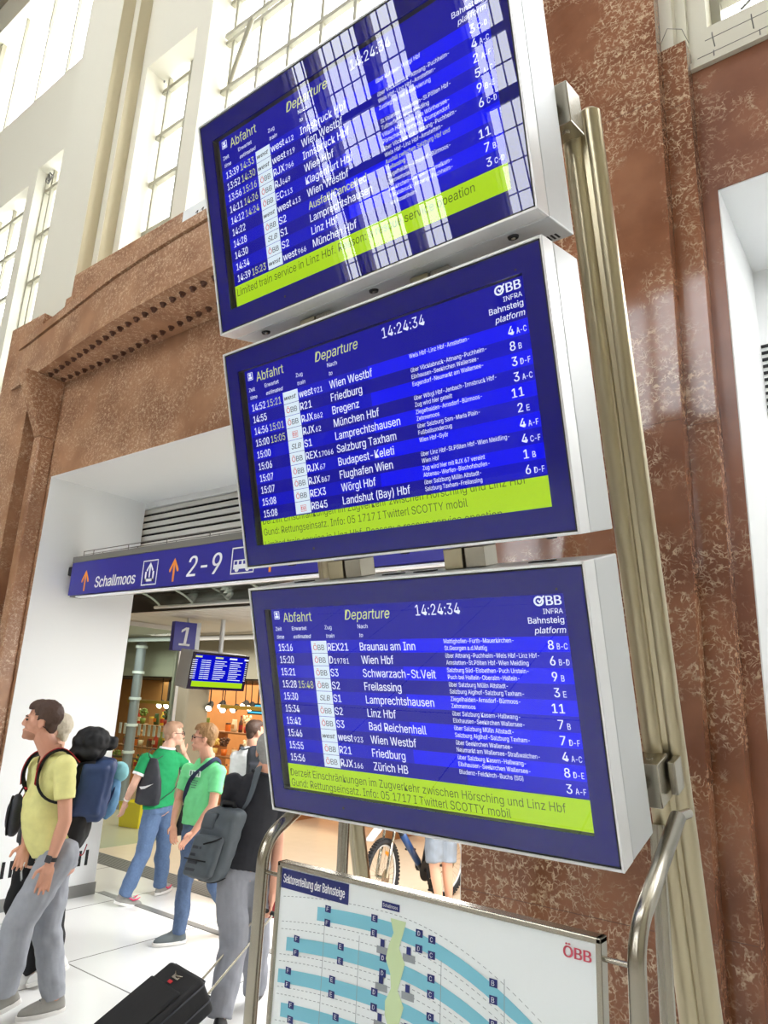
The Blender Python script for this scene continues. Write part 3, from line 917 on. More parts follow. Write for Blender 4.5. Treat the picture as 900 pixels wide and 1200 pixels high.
for s_, ua, ub in ((1, 1.178, 1.224), (-1, 0.022, -0.024)):
    b = MB()
    b.cyl(bp(ua, .345, .40), bp(ua, floor_v(.40), .40), .027, None, 24)
    b.cyl(bp(ub, .330, .445), bp(ub, floor_v(.445), .445), .033, None, 28)
    b.cyl(bp(ub, .330, .445), bp(ub, .320, .445), .033, .022, 28)
    a0, a1 = (ua, ub) if s_ > 0 else (ub, ua)
    n0 = bp(0, 0, .40) - bp(0, 0, 0); n1 = bp(0, 0, .44) - bp(0, 0, 0)
    b.faces([bp(ua, .35, .405), bp(ub, .35, .414), bp(ub, floor_v(.414), .414), bp(ua, floor_v(.405), .405), bp(ua, .35, .425), bp(ub, .35, .445), bp(ub, floor_v(.445), .445), bp(ua, floor_v(.425), .425)],
            [(0, 1, 2, 3), (7, 6, 5, 4), (0, 4, 5, 1), (1, 5, 6, 2), (2, 6, 7, 3), (3, 7, 4, 0)])
    b.build('post', M['steel_warm'], fr)
    b = MB()                                            # upright leg in front of the leaning post
    p = bp(ua, 2.42, .36)
    b.cyl((p.x - .004 * s_, p.y, p.z), (p.x - .004 * s_, p.y + .03, 0), .021, None, 20)
    b.build('leg', M['steel'], fr)
    b = MB(); q = bp(ua, floor_v(.42), .42); b.bbox((q.x - .13, 2.15, 0), (q.x + .13, q.y + .15, .018), .004); b.build('foot_plate', M['steel'], fr)
    for v0 in (.305, 2.23):                             # cast clamps between board and post
        cl = MB()
        Tm = Matrix.Translation(bp(ua + .008 * s_, v0 + .055, .33)) @ TB
        cl.bbox((-.040, -.060, -.055), (.036, .060, .05), .003, 2, Tm)
        k = cl.build('clamp', M['steel'], fr); XF[k.name] = xf(fr)
        c2 = MB(); c2.bbox((.042, -.045, -.09), (.062, .045, -.02), .003, 2, Tm)
        if v0 > 1: c2.build('clamp_jaw', M['steel'], k)
        for ya, yb in ((-.055, -.066), (.055, .062)):
            c3 = MB(); c3.cyl(Tm @ Vector((0, ya, 0)), Tm @ Vector((0, yb, 0)), .012, .010, 12); c3.build('bolt', M['steel'], k)
        c4 = MB(); p0 = bp(ua - .01 * s_, v0 + .055, .243); p1 = bp(ua - .01 * s_, v0 + .055, .31); c4.cyl(p0, p1, .02, None, 12); c4.build('clamp_pin', M['steel'], k)
for vj in (BH, 2 * BH + GAP):                           # paired coupling blocks between one board and the next
    for u in (.345, .80):
        for du in (-.036, .036):
            b = MB(); Tm = Matrix.Translation(bp(u + du, vj + GAP / 2, .15)) @ TB
            b.bbox((-.032, -GAP / 2 + .0005, -.04), (.032, GAP / 2 - .0045, .04), .003, 2, Tm)
            b.build('coupling_block', M['steel_warm'] if du < 0 else M['steel'], fr)

# ------------------------------------------------------------------ hand rails and the platform plan between them
for s_, x, lab in ((1, -0.592, 'right'), (-1, -1.775, 'left')):
    pv = bp(1.178 if s_ > 0 else .022, 2.46, .36)
    top = Vector((x + .018 * s_, 2.07, 1.735 if s_ > 0 else 1.70))
    knee = Vector((x, 1.755, 1.52 if s_ > 0 else 1.545))
    pts = [top]
    d0 = (knee - top).normalized(); d1 = Vector((0, 0, -1))
    rad = .075
    a, c = knee - d0 * rad, knee + d1 * rad
    for k in range(9):
        f = k / 8
        pts.append(a * (1 - f) ** 2 + knee * 2 * f * (1 - f) + c * f * f)
    pts.append(Vector((x, 1.755, 0.0)))
    rl = empty('hand_rail', 'bent stainless steel rail %s of the platform plan' % ('beside the marble wall, right' if s_ > 0 else 'beside the man in the black polo, left'), 'rail', (x, 1.755, 0), 'bent rails of the totem')
    b = MB(); b.tube(pts, .0205, 24); b.build('bent_tube', M['steel'], rl)
    b = MB(); b.cyl((x, 1.755, 0), (x, 1.755, .012), .05, None, 24); b.build('flange', M['steel'], rl)
    b = MB(); b.cyl(top, top + (top - knee).normalized() * .0 + Vector((0, .10, .0)), .014, None, 14); b.build('rail_bracket', M['steel'], rl)

MX0, MX1, MZ0, MZ1, MY = -1.690, -0.664, 0.80, 1.500, 1.755
M['plan_paper'] = mat('plan_white', (238, 244, 244), 0.4)
M['plan_band'] = mat('plan_light_blue', (126, 196, 214), 0.45)
M['plan_green'] = mat('plan_pale_green', (206, 226, 176), 0.45)
M['plan_navy'] = mat('plan_navy', (30, 40, 110), 0.45)
M['plan_red'] = mat('plan_red', (196, 74, 92), 0.45)
M['plan_line'] = mat('plan_grey_line', (150, 156, 160), 0.5)
pl = empty('platform_plan_sign', 'framed white plan of the platform sectors with pale blue tracks, between two rails', 'map sign', (-1.177, MY, MZ0))
TM = Matrix(((1, 0, 0, 0), (0, 0, -1, 0), (0, 1, 0, 0), (0, 0, 0, 1)))
TP = Matrix.Translation((MX0, MY - .013, MZ1)) @ TM     # local x right, y up, z to the viewer; origin at the top left corner
b = MB(); b.box((MX0 + .008, MY - .012, MZ0), (MX1 - .008, MY + .012, MZ1 - .006)); b.build('panel', M['plan_paper'], pl)
b = MB()
e = .014
for a, c in (((MX0, MY - .02, MZ0), (MX0 + e, MY + .02, MZ1)), ((MX1 - e, MY - .02, MZ0), (MX1, MY + .02, MZ1)), ((MX0, MY - .02, MZ1 - e), (MX1, MY + .02, MZ1)), ((MX0, MY - .02, MZ0), (MX1, MY + .02, MZ0 + e))): b.box(a, c)
b.build('frame', M['steel'], pl, bevel=.003)
for xa, xb in ((-1.775, MX0), (MX1, -0.592)):
    for z in (1.455, .95):
        b = MB(); b.cyl((xa, MY, z), (xb, MY, z), .006, None, 10); b.build('fixing_pin', M['steel'], pl)
pm = MB()
WM = MX1 - MX0
PR_ = lambda s_, x, y, cap, mi, **k: put(pm, s_, x, -y, cap, z=.0016, mi=mi, T=TP, **k)
quad(pm, .016, -.072, .285, -.018, .0008, 2, TP); PR_('Sektorenteilung der Bahnsteige', .026, .056, .024, 3, width=.245, bold=.015)
quad(pm, .405, -.056, .465, -.038, .0008, 2, TP); PR_('Schallmoos', .409, .051, .0085, 3, width=.05)
PR_('ÖBB', WM - .092, .056, .023, 4, width=.066, bold=.03)


def band(y0, amp, x0, x1, th, taper=0):
    """one platform: a bowed pale blue strip"""
    n = 24
    f = lambda x: y0 + amp * ((x - .42) / .6) ** 2 * (1.0 if x > .42 else .30)
    top = [(x0 + (x1 - x0) * k / n) for k in range(n + 1)]
    vs = [TP @ Vector((x, -f(x), .0006)) for x in top] + [TP @ Vector((x, -f(x) - th * (1 if x < x1 - taper else max(.25, (x1 - x) / max(taper, .01))), .0006)) for x in top]
    pm.mi = 0
    pm.faces(vs, [(k, k + n + 1, k + n + 2, k + 1) for k in range(n)])
    # dotted track lines above and below
    pm.mi = 5
    for dy in (-.022, th + .010):
        for k in range(60):
            x = .03 + k * (WM - .06) / 60
            pm.faces([TP @ Vector((x, -f(x) - dy, .0006)), TP @ Vector((x + .009, -f(x + .009) - dy, .0006)), TP @ Vector((x + .009, -f(x + .009) - dy - .0016, .0006)), TP @ Vector((x, -f(x) - dy - .0016, .0006))], [(0, 1, 2, 3)])
    # little navy sector tags
    for k, x in enumerate((x0 + .03, x0 + .2, x0 + .35, .56, .74, .9)):
        if x > x1: continue
        for dy in (-.008, th - .008):
            quad(pm, x, -f(x) - dy - .018, x + .022, -f(x) - dy, .001, 2, TP)
            put(pm, 'FEDCBA'[k % 6], x + .006, -f(x) - dy - .0145, .011, z=.0016, mi=3, T=TP, width=.008)
    pm.mi = 0


for k, (y0, x0, x1) in enumerate(((.085, .17, 1.00), (.175, .055, .985), (.262, .03, .985), (.35, .05, .985), (.44, .05, .985), (.53, .05, .985), (.61, .06, .985))):
    band(y0, .245 - .012 * k, x0, x1, .036, .2 if k == 0 else .0)
pm.mi = 1
n = 18
ed = [(.436 + .012 * math.sin(k * 1.7), .478 + .012 * math.sin(k * 2.1 + 1)) for k in range(n + 1)]
pm.faces([TP @ Vector((a, -.075 - k * .6 / n, .0012)) for k, (a, c) in enumerate(ed)] + [TP @ Vector((c, -.075 - k * .6 / n, .0012)) for k, (a, c) in enumerate(ed)], [(k, k + n + 1, k + n + 2, k + 1) for k in range(n)])
for x in (.20, .33, .60, .78): quad(pm, x, -.68, x + .0016, -.14, .0007, 5, TP)
for k in range(6):
    for x in (.405, .492): quad(pm, x, -.15 - .088 * k, x + .014, -.132 - .088 * k, .0013, 2, TP); quad(pm, x - .012, -.168 - .088 * k, x + .028, -.150 - .088 * k, .0009, 5, TP)
pm.build('printed_plan', [M['plan_band'], M['plan_green'], M['plan_navy'], M['sign_white'], M['plan_red'], M['plan_line']], pl, recalc=False)

# ------------------------------------------------------------------ blue direction sign across the portal
ds = empty('direction_sign', 'long blue overhead sign with orange arrows, Schallmoos and 2-9, across the portal', 'sign', (-4.45, 3.8, 2.87))
b = MB(); b.box((-6.84, 3.73, 2.87), (-2.08, 3.90, 3.20)); b.build('sign_panel', M['sign_blue'], ds, bevel=.004)
b = MB(); b.box((-6.84, 3.725, 3.20), (-2.08, 3.91, 3.262)); b.box((-6.86, 3.76, 2.858), (-2.08, 3.88, 2.872)); b.build('sign_housing', M['grey_paint'], ds, bevel=.004)
b = MB(); b.box((-6.93, 3.74, 3.08), (-6.83, 3.88, 3.17)); b.build('wall_bracket', M['gap'], ds, bevel=.01)
b = MB(); b.box((-6.70, 3.735, 2.845), (-2.1, 3.80, 2.858)); b.build('light_strip', M['sign_white'], ds)
TS = Matrix.Translation((0, 3.728, 0)) @ TM
sg = MB()


def arrow_up(x, y0, y1, w, mi):
    c = (y0 + y1) / 2
    t = (y1 - y0)
    p = [(-.10, 0), (.10, 0), (.10, .72), (.34, .42), (.5, .42), (.5, .52), (0, 1), (-.5, .52), (-.5, .42), (-.34, .42), (-.10, .72)]
    vs = [TS @ Vector((x + q[0] * w, y0 + q[1] * t, 0)) for q in p]
    ab = MB(); ab.faces(vs, [(0, 1, 2, 10), (2, 6, 10), (2, 3, 4, 5, 6), (10, 6, 7, 8, 9)])
    ab.build('arrow', M['sign_orange'] if mi else M['sign_white'], ds, recalc=False)


arrow_up(-6.555, 2.90, 3.11, .13, 1)
put(sg, 'Schallmoos', -6.37, 2.925, .105, width=.66, shear=.12, bold=.02, T=TS, mi=0)
sg.build('lettering', M['sign_white'], ds, recalc=False); sg = MB()
def outline(x0, y0, x1, y1, w):
    for a in ((x0, y0, x1, y0 + w), (x0, y1 - w, x1, y1), (x0, y0, x0 + w, y1), (x1 - w, y0, x1, y1)): quad(sg, *a, 0, 0, TS)
outline(-5.61, 2.895, -5.385, 3.125, .011)
for a in ((-5.565, 2.93, -5.43, 2.955), (-5.565, 2.93, -5.54, 3.02), (-5.455, 2.93, -5.43, 3.02)): quad(sg, *a, 0, 0, TS)
arrow_up(-5.4975, 2.965, 3.105, .10, 0)
sg.build('exit_pictogram', M['sign_white'], ds, recalc=False); sg = MB()
arrow_up(-5.148, 2.905, 3.115, .13, 1)
put(sg, '2-9', -4.965, 2.935, .175, width=.44, shear=.14, bold=.012, T=TS, mi=0)
sg.build('lettering', M['sign_white'], ds, recalc=False); sg = MB()
outline(-4.405, 2.915, -4.13, 3.135, .011)
quad(sg, -4.375, 2.955, -4.16, 3.03, 0, 0, TS)
for k in range(4): quad(sg, -4.362 + .051 * k, 2.992, -4.330 + .051 * k, 3.02, .0008, 2, TS)
for x in (-4.33, -4.205): sg.cyl(TS @ Vector((x, 2.955, 0)), TS @ Vector((x, 2.955, .002)), .024, None, 14)
arrow_up(-3.95, 2.905, 3.115, .13, 1)
sg.build('bus_pictogram', [M['sign_white'], M['sign_orange'], M['sign_blue']], ds, recalc=False)
b = MB()
for x in (-6.78, -6.6, -6.0, -5.4, -4.8, -4.2): b.cyl((x, 3.80, 3.26), (x, 3.80, 3.33), .004, None, 6); b.cyl((x, 3.90, 3.26), (x, 3.90, 3.33), .004, None, 6)
b.cyl((-6.78, 3.80, 3.33), (-4.0, 3.80, 3.33), .004, None, 6); b.cyl((-6.78, 3.90, 3.33), (-4.0, 3.90, 3.33), .004, None, 6); b.cyl((-6.78, 3.8, 3.295), (-4.0, 3.8, 3.295), .003, None, 6)
b.build('wire_guard', M['grey_paint'], ds)

# ------------------------------------------------------------------ square wall clock beside the top board
ck = empty('wall_clock', 'square white station clock with slanting numerals on the marble above the canopy', 'clock', (-4.45, 3.36, 6.06))
CX, CZ_, CR = -4.72, 5.98, .42
b = MB(); b.box((CX - CR, 3.34, CZ_ - CR), (CX + CR, 3.41, CZ_ + CR)); b.build('clock_face', mat('clock_white', (236, 240, 240), .4), ck, bevel=.004)
TC = Matrix.Translation((CX, 3.338, CZ_)) @ TM
for hnum in range(1, 13):
    a = math.pi / 2 - hnum * math.pi / 6
    cf = MB(); put(cf, str(hnum), math.cos(a) * .33, math.sin(a) * .33 - .045, .09, align='c', T=TC, shear=.2, mi=0, bold=.01)
    cf.build('numeral', M['gap'], ck, recalc=False)
for nm, an, ln, wd in (('hour_hand', 2.41, .17, .022), ('minute_hand', 4.9, .26, .016)):
    a = math.pi / 2 - an * math.pi / 6
    b = MB(); b.cyl(TC @ Vector((0, 0, .006)), TC @ Vector((math.cos(a) * ln, math.sin(a) * ln, .006)), wd / 2, wd / 3, 8); b.build(nm, M['gap'], ck)
# ------------------------------------------------------------------ people
M['skin'] = mat('skin', (214, 158, 132), 0.55, bump=(40, 0.02))
M['skin_pale'] = mat('pale_skin', (224, 176, 152), 0.55, bump=(40, 0.02))
M['hair_brown'] = mat('brown_hair', (74, 52, 40), 0.6, bump=(70, 0.5))
M['hair_blond'] = mat('dark_blond_hair', (150, 112, 70), 0.6, bump=(70, 0.5))
M['hair_fair'] = mat('fair_hair', (206, 196, 176), 0.6, bump=(70, 0.5))
M['hair_grey'] = mat('grey_hair', (150, 148, 144), 0.6, bump=(70, 0.5))
M['hair_shaved'] = mat('shaved_hair', (176, 138, 112), 0.6)
M['eye'] = mat('eye_dark', (40, 32, 28), 0.25)
M['lens'] = pane('spectacle_lens', 0.0, 1.6, (.8, .8, .8))


def cloth(name, rgb, rough=0.85, vary=0.10):
    return mat(name, rgb, rough, bump=(26, 0.12), vary=vary)


JN = {
 'yellow':dict(head=(-4.789,2.571,1.759),neck=(-4.737,2.654,1.56),chest=(-4.727,2.67,1.367),belly=(-4.733,2.66,1.173),pelvis=(-4.681,2.746,0.98),shL=(-4.528,2.631,1.498),elL=(-4.451,2.643,1.175),wrL=(-4.486,2.604,0.929),tipL=(-4.517,2.592,0.749),shR=(-4.95,2.691,1.453),elR=(-5.005,2.716,1.134),wrR=(-4.831,2.617,0.995),tipR=(-4.784,2.579,0.885),hipL=(-4.58,2.719,0.948),knL=(-4.646,2.555,0.575),anL=(-4.665,2.543,0.202),toL=(-4.713,2.447,0.113),hipR=(-4.767,2.796,0.899),knR=(-4.743,2.797,0.479),anR=(-4.669,2.879,0.095),toR=(-4.699,2.755,0.03)),
 'mint':dict(head=(-5.175,4.274,1.601),neck=(-5.156,4.329,1.429),chest=(-5.146,4.31,1.234),belly=(-5.156,4.298,1.04),pelvis=(-5.149,4.306,0.87),shL=(-4.988,4.315,1.332),elL=(-4.941,4.245,1.069),wrL=(-4.977,4.105,0.881),tipL=(-5.022,4.018,0.775),shR=(-5.317,4.258,1.319),elR=(-5.353,4.213,1.058),wrR=(-5.21,4.073,0.912),tipR=(-5.151,4.05,0.766),hipR=(-5.221,4.297,0.827),knR=(-5.163,4.225,0.448),anR=(-5.164,4.208,0.095),toR=(-5.24,4.035,0.03),hipL=(-5.06,4.321,0.84),knL=(-5.04,4.44,0.442),anL=(-5.049,4.668,0.125),toL=(-5.038,4.633,0.03)),
 'green':dict(head=(-6.29,4.801,1.562),neck=(-6.32,4.761,1.41),chest=(-6.334,4.742,1.188),belly=(-6.333,4.743,0.969),pelvis=(-6.326,4.753,0.865),shL=(-6.396,4.575,1.312),elL=(-6.406,4.479,1.083),wrL=(-6.523,4.489,0.903),tipL=(-6.574,4.488,0.755),shR=(-6.298,4.874,1.317),elR=(-6.315,5.067,1.199),wrR=(-6.372,5.024,1.348),tipR=(-6.356,4.946,1.497),hipL=(-6.342,4.698,0.836),knL=(-6.355,4.647,0.45),anL=(-6.381,4.512,0.097),toL=(-6.323,4.657,0.03),hipR=(-6.337,4.838,0.825),knR=(-6.404,4.915,0.432),anR=(-6.468,4.98,0.097),toR=(-6.536,5.173,0.03)),
 'polo':dict(head=(-3.744,3.674,1.612),neck=(-3.749,3.64,1.462),chest=(-3.771,3.617,1.296),belly=(-3.783,3.605,1.097),pelvis=(-3.807,3.581,0.923),shL=(-3.861,3.484,1.405),elL=(-3.947,3.51,1.085),wrL=(-4.018,3.68,0.839),tipL=(-4.037,3.747,0.691),shR=(-3.708,3.753,1.41),elR=(-3.706,3.797,1.006),wrR=(-3.658,3.733,0.734),tipR=(-3.643,3.705,0.589),hipL=(-3.841,3.518,0.885),knL=(-3.775,3.528,0.424),anL=(-3.702,3.403,0.097),toL=(-3.828,3.559,0.03),hipR=(-3.789,3.67,0.871),knR=(-3.803,3.757,0.394),anR=(-3.86,3.84,0.095),toR=(-3.986,4.041,0.03)),
 'white':dict(head=(-5.703,5.376,1.61),neck=(-5.706,5.373,1.457),chest=(-5.73,5.349,1.255),belly=(-5.732,5.346,1.008),pelvis=(-5.724,5.354,0.886),shL=(-5.821,5.255,1.351),elL=(-5.828,5.249,1.086),wrL=(-5.865,5.325,0.847),tipL=(-5.879,5.368,0.695),shR=(-5.62,5.46,1.36),elR=(-5.574,5.508,1.096),wrR=(-5.611,5.584,0.855),tipR=(-5.631,5.621,0.702),hipL=(-5.769,5.308,0.844),knL=(-5.755,5.352,0.403),anL=(-5.63,5.236,0.097),toL=(-5.749,5.401,0.03),hipR=(-5.668,5.412,0.847),knR=(-5.694,5.528,0.389),anR=(-5.745,5.618,0.095),toR=(-5.868,5.808,0.03)),
 'woman':dict(head=(-5.18,2.89,1.668),neck=(-5.175,2.9,1.519),chest=(-5.18,2.891,1.326),belly=(-5.184,2.883,1.125),pelvis=(-5.18,2.89,0.929),shL=(-5.054,2.907,1.464),elL=(-5.021,3.004,1.163),wrL=(-5.01,2.984,0.942),tipL=(-5.019,2.968,0.843),shR=(-5.344,2.888,1.434),elR=(-5.344,2.967,1.128),wrR=(-5.27,2.974,0.934),tipR=(-5.251,2.967,0.842),hipL=(-5.138,2.922,0.903),knL=(-5.092,3.041,0.499),anL=(-5.078,3.104,0.159),toL=(-5.105,3.018,0.039),hipR=(-5.276,2.925,0.871),knR=(-5.293,2.856,0.516),anR=(-5.183,2.985,0.095),toR=(-5.193,2.868,0.03)),
 'cyc':dict(head=(-4.086,6.553,1.81),neck=(-4.09,6.55,1.614),chest=(-4.093,6.548,1.346),belly=(-4.102,6.543,1.058),pelvis=(-4.121,6.531,0.871),shL=(-4.229,6.462,1.488),elL=(-4.27,6.412,1.172),wrL=(-4.435,6.45,0.946),tipL=(-4.536,6.445,0.852),shR=(-3.94,6.645,1.505),elR=(-3.885,6.68,1.194),wrR=(-3.897,6.673,0.91),tipR=(-3.895,6.674,0.751),hipL=(-4.185,6.49,0.811),knL=(-4.158,6.483,0.43),anL=(-4.129,6.549,0.095),toL=(-4.08,6.414,0.03),hipR=(-4.111,6.632,0.807),knR=(-4.088,6.611,0.424),anR=(-4.12,6.709,0.095),toR=(-4.028,6.531,0.03)),
}


def spine_loft(mb, J, rows, hips_up=True, n=28):
    """torso as a stack of ovals; rows = (t along pelvis>belly>chest>neck, half width, half depth, forward shift)"""
    side_s = (J['shR'] - J['shL']).normalized(); side_h = (J['hipR'] - J['hipL']).normalized()
    pts = [J['pelvis'] + (J['pelvis'] - J['belly']) * .9, J['pelvis'], J['belly'], J['chest'], J['neck'], J['neck'] + (J['neck'] - J['chest']) * .5]
    rings = []
    for t, w, d, f in rows:
        t += 1
        i = min(int(t), len(pts) - 2); q = t - i
        p0, p1, p2, p3 = pts[max(i - 1, 0)], pts[i], pts[i + 1], pts[min(i + 2, len(pts) - 1)]
        c = 0.5 * (2 * p1 + (p2 - p0) * q + (2 * p0 - 5 * p1 + 4 * p2 - p3) * q * q + (3 * p1 - p0 - 3 * p2 + p3) * q ** 3)
        s = side_h.lerp(side_s, min(1, max(0, (t - 1) / 2.4))).normalized()
        up = (p2 - p1).normalized()
        s = (s - up * s.dot(up)).normalized()
        fw = up.cross(s)
        rings.append([c + fw * f + s * math.cos(2 * math.pi * k / n) * w + fw * math.sin(2 * math.pi * k / n) * d * (1.0 if math.sin(2 * math.pi * k / n) > 0 else .9) for k in range(n)])
    mb.loft(rings)


def head_frame(J, face, up=(0, 0, 1)):
    f = Vector(face).normalized(); u = Vector(up).normalized()
    f = (f - u * f.dot(u)).normalized() if False else f
    r = f.cross(u).normalized(); u = r.cross(f).normalized()
    return Matrix(((r.x, f.x, u.x, J['head'].x), (r.y, f.y, u.y, J['head'].y), (r.z, f.z, u.z, J['head'].z), (0, 0, 0, 1)))


def hand(mb, wr, tip, ahead, s=1.0, curl=0.35):
    """palm, four unequal bent fingers and a thumb off the side of the palm"""
    d = (tip - wr).normalized()
    a = (ahead - d * ahead.dot(d)).normalized()          # across the palm, towards the thumb side
    n = a.cross(d)                                       # palm normal
    R = Matrix((a, n, d)).transposed().to_4x4()
    mb.ell(wr + d * .048 * s, (.040 * s, .016 * s, .052 * s), R)
    mb.cap(wr, wr + d * .04 * s, .025 * s, .026 * s, 12)
    for k, ln in enumerate((.074, .084, .078, .060)):
        base = wr + d * .088 * s + a * (.0285 - .0195 * k) * s
        sp = (d + a * (.10 - .07 * k)).normalized()
        m1 = base + sp * ln * .48 * s
        sp2 = (sp * math.cos(curl) + n * math.sin(curl)).normalized()
        m2 = m1 + sp2 * ln * .30 * s
        sp3 = (sp * math.cos(2.1 * curl) + n * math.sin(2.1 * curl)).normalized()
        m3 = m2 + sp3 * ln * .24 * s
        mb.cap(base - d * .02 * s, m1, .0092 * s, .0086 * s, 10); mb.cap(m1, m2, .0086 * s, .008 * s, 10); mb.cap(m2, m3, .008 * s, .007 * s, 10)
    t0 = wr + d * .026 * s + a * .026 * s
    t1 = t0 + (d * .6 + a * .75 + n * .15).normalized() * .042 * s
    t2 = t1 + (d * .92 + a * .25 + n * .25).normalized() * .034 * s
    mb.cap(t0, t1, .0125 * s, .0105 * s, 10); mb.cap(t1, t2, .0105 * s, .008 * s, 10)


def shoe(ank, toe, names, mats, parent, s=1.0, high=0.0, lift=0.0):
    """sole, upper and laces; heel behind the ankle, toe towards `toe`"""
    f = (toe - ank); up0 = f.copy(); f.z = 0; f.normalize()
    pitch = lift
    fw = f * math.cos(pitch) - Vector((0, 0, 1)) * math.sin(pitch)
    r = f.cross(Vector((0, 0, 1))).normalized(); u = r.cross(fw).normalized()
    T = Matrix(((r.x, fw.x, u.x, ank.x), (r.y, fw.y, u.y, ank.y), (r.z, fw.z, u.z, ank.z), (0, 0, 0, 1)))
    z0 = -.092 * s

    def outline(k, grow=0.0):
        pts = []
        for i in range(28):
            a = 2 * math.pi * i / 28
            y = math.sin(a); x = math.cos(a)
            wv = .043 if y > 0 else .036
            if abs(y) < .5: wv = .041 - .004 * (0.5 - abs(y))
            pts.append(((x * (wv + grow) * abs(x) ** -.0 if x else 0) * s * k, (.065 + y * (.135 + grow)) * s))
        return pts
    o = outline(1, .003)
    b = MB(); b.loft([[T @ Vector((x, y, z0 + dz)) for x, y in o] for dz in (0, .012 * s, .026 * s)]); sole = b.build(names[0], mats[0], parent, bevel=.003)
    b = MB()
    rings = []
    for h, kx, y0, y1 in ((.022, 1.0, -.068, .196), (.040, .98, -.068, .193), (.056, .92, -.066, .178), (.070, .82, -.062, .140), (.084, .72, -.058, .088), (.105 + high, .66, -.054, .050)):
        c, hl = (y0 + y1) / 2, (y1 - y0) / 2
        rings.append([T @ Vector((math.cos(2 * math.pi * i / 28) * .040 * kx * s, (c + math.sin(2 * math.pi * i / 28) * hl) * s, z0 + h * s)) for i in range(28)])
    b.loft(rings); up = b.build(names[1], mats[1], parent)
    b = MB()
    for k in range(4):
        y = .052 + .026 * k; z = .100 - .0135 * k
        b.tube([T @ Vector((-.024 * s, y * s, z0 + (z - .012) * s)), T @ Vector((0, (y + .004) * s, z0 + (z + .002) * s)), T @ Vector((.024 * s, y * s, z0 + (z - .012) * s))], .0032 * s, 6)
    b.build('laces', mats[2], up)
    return up, T


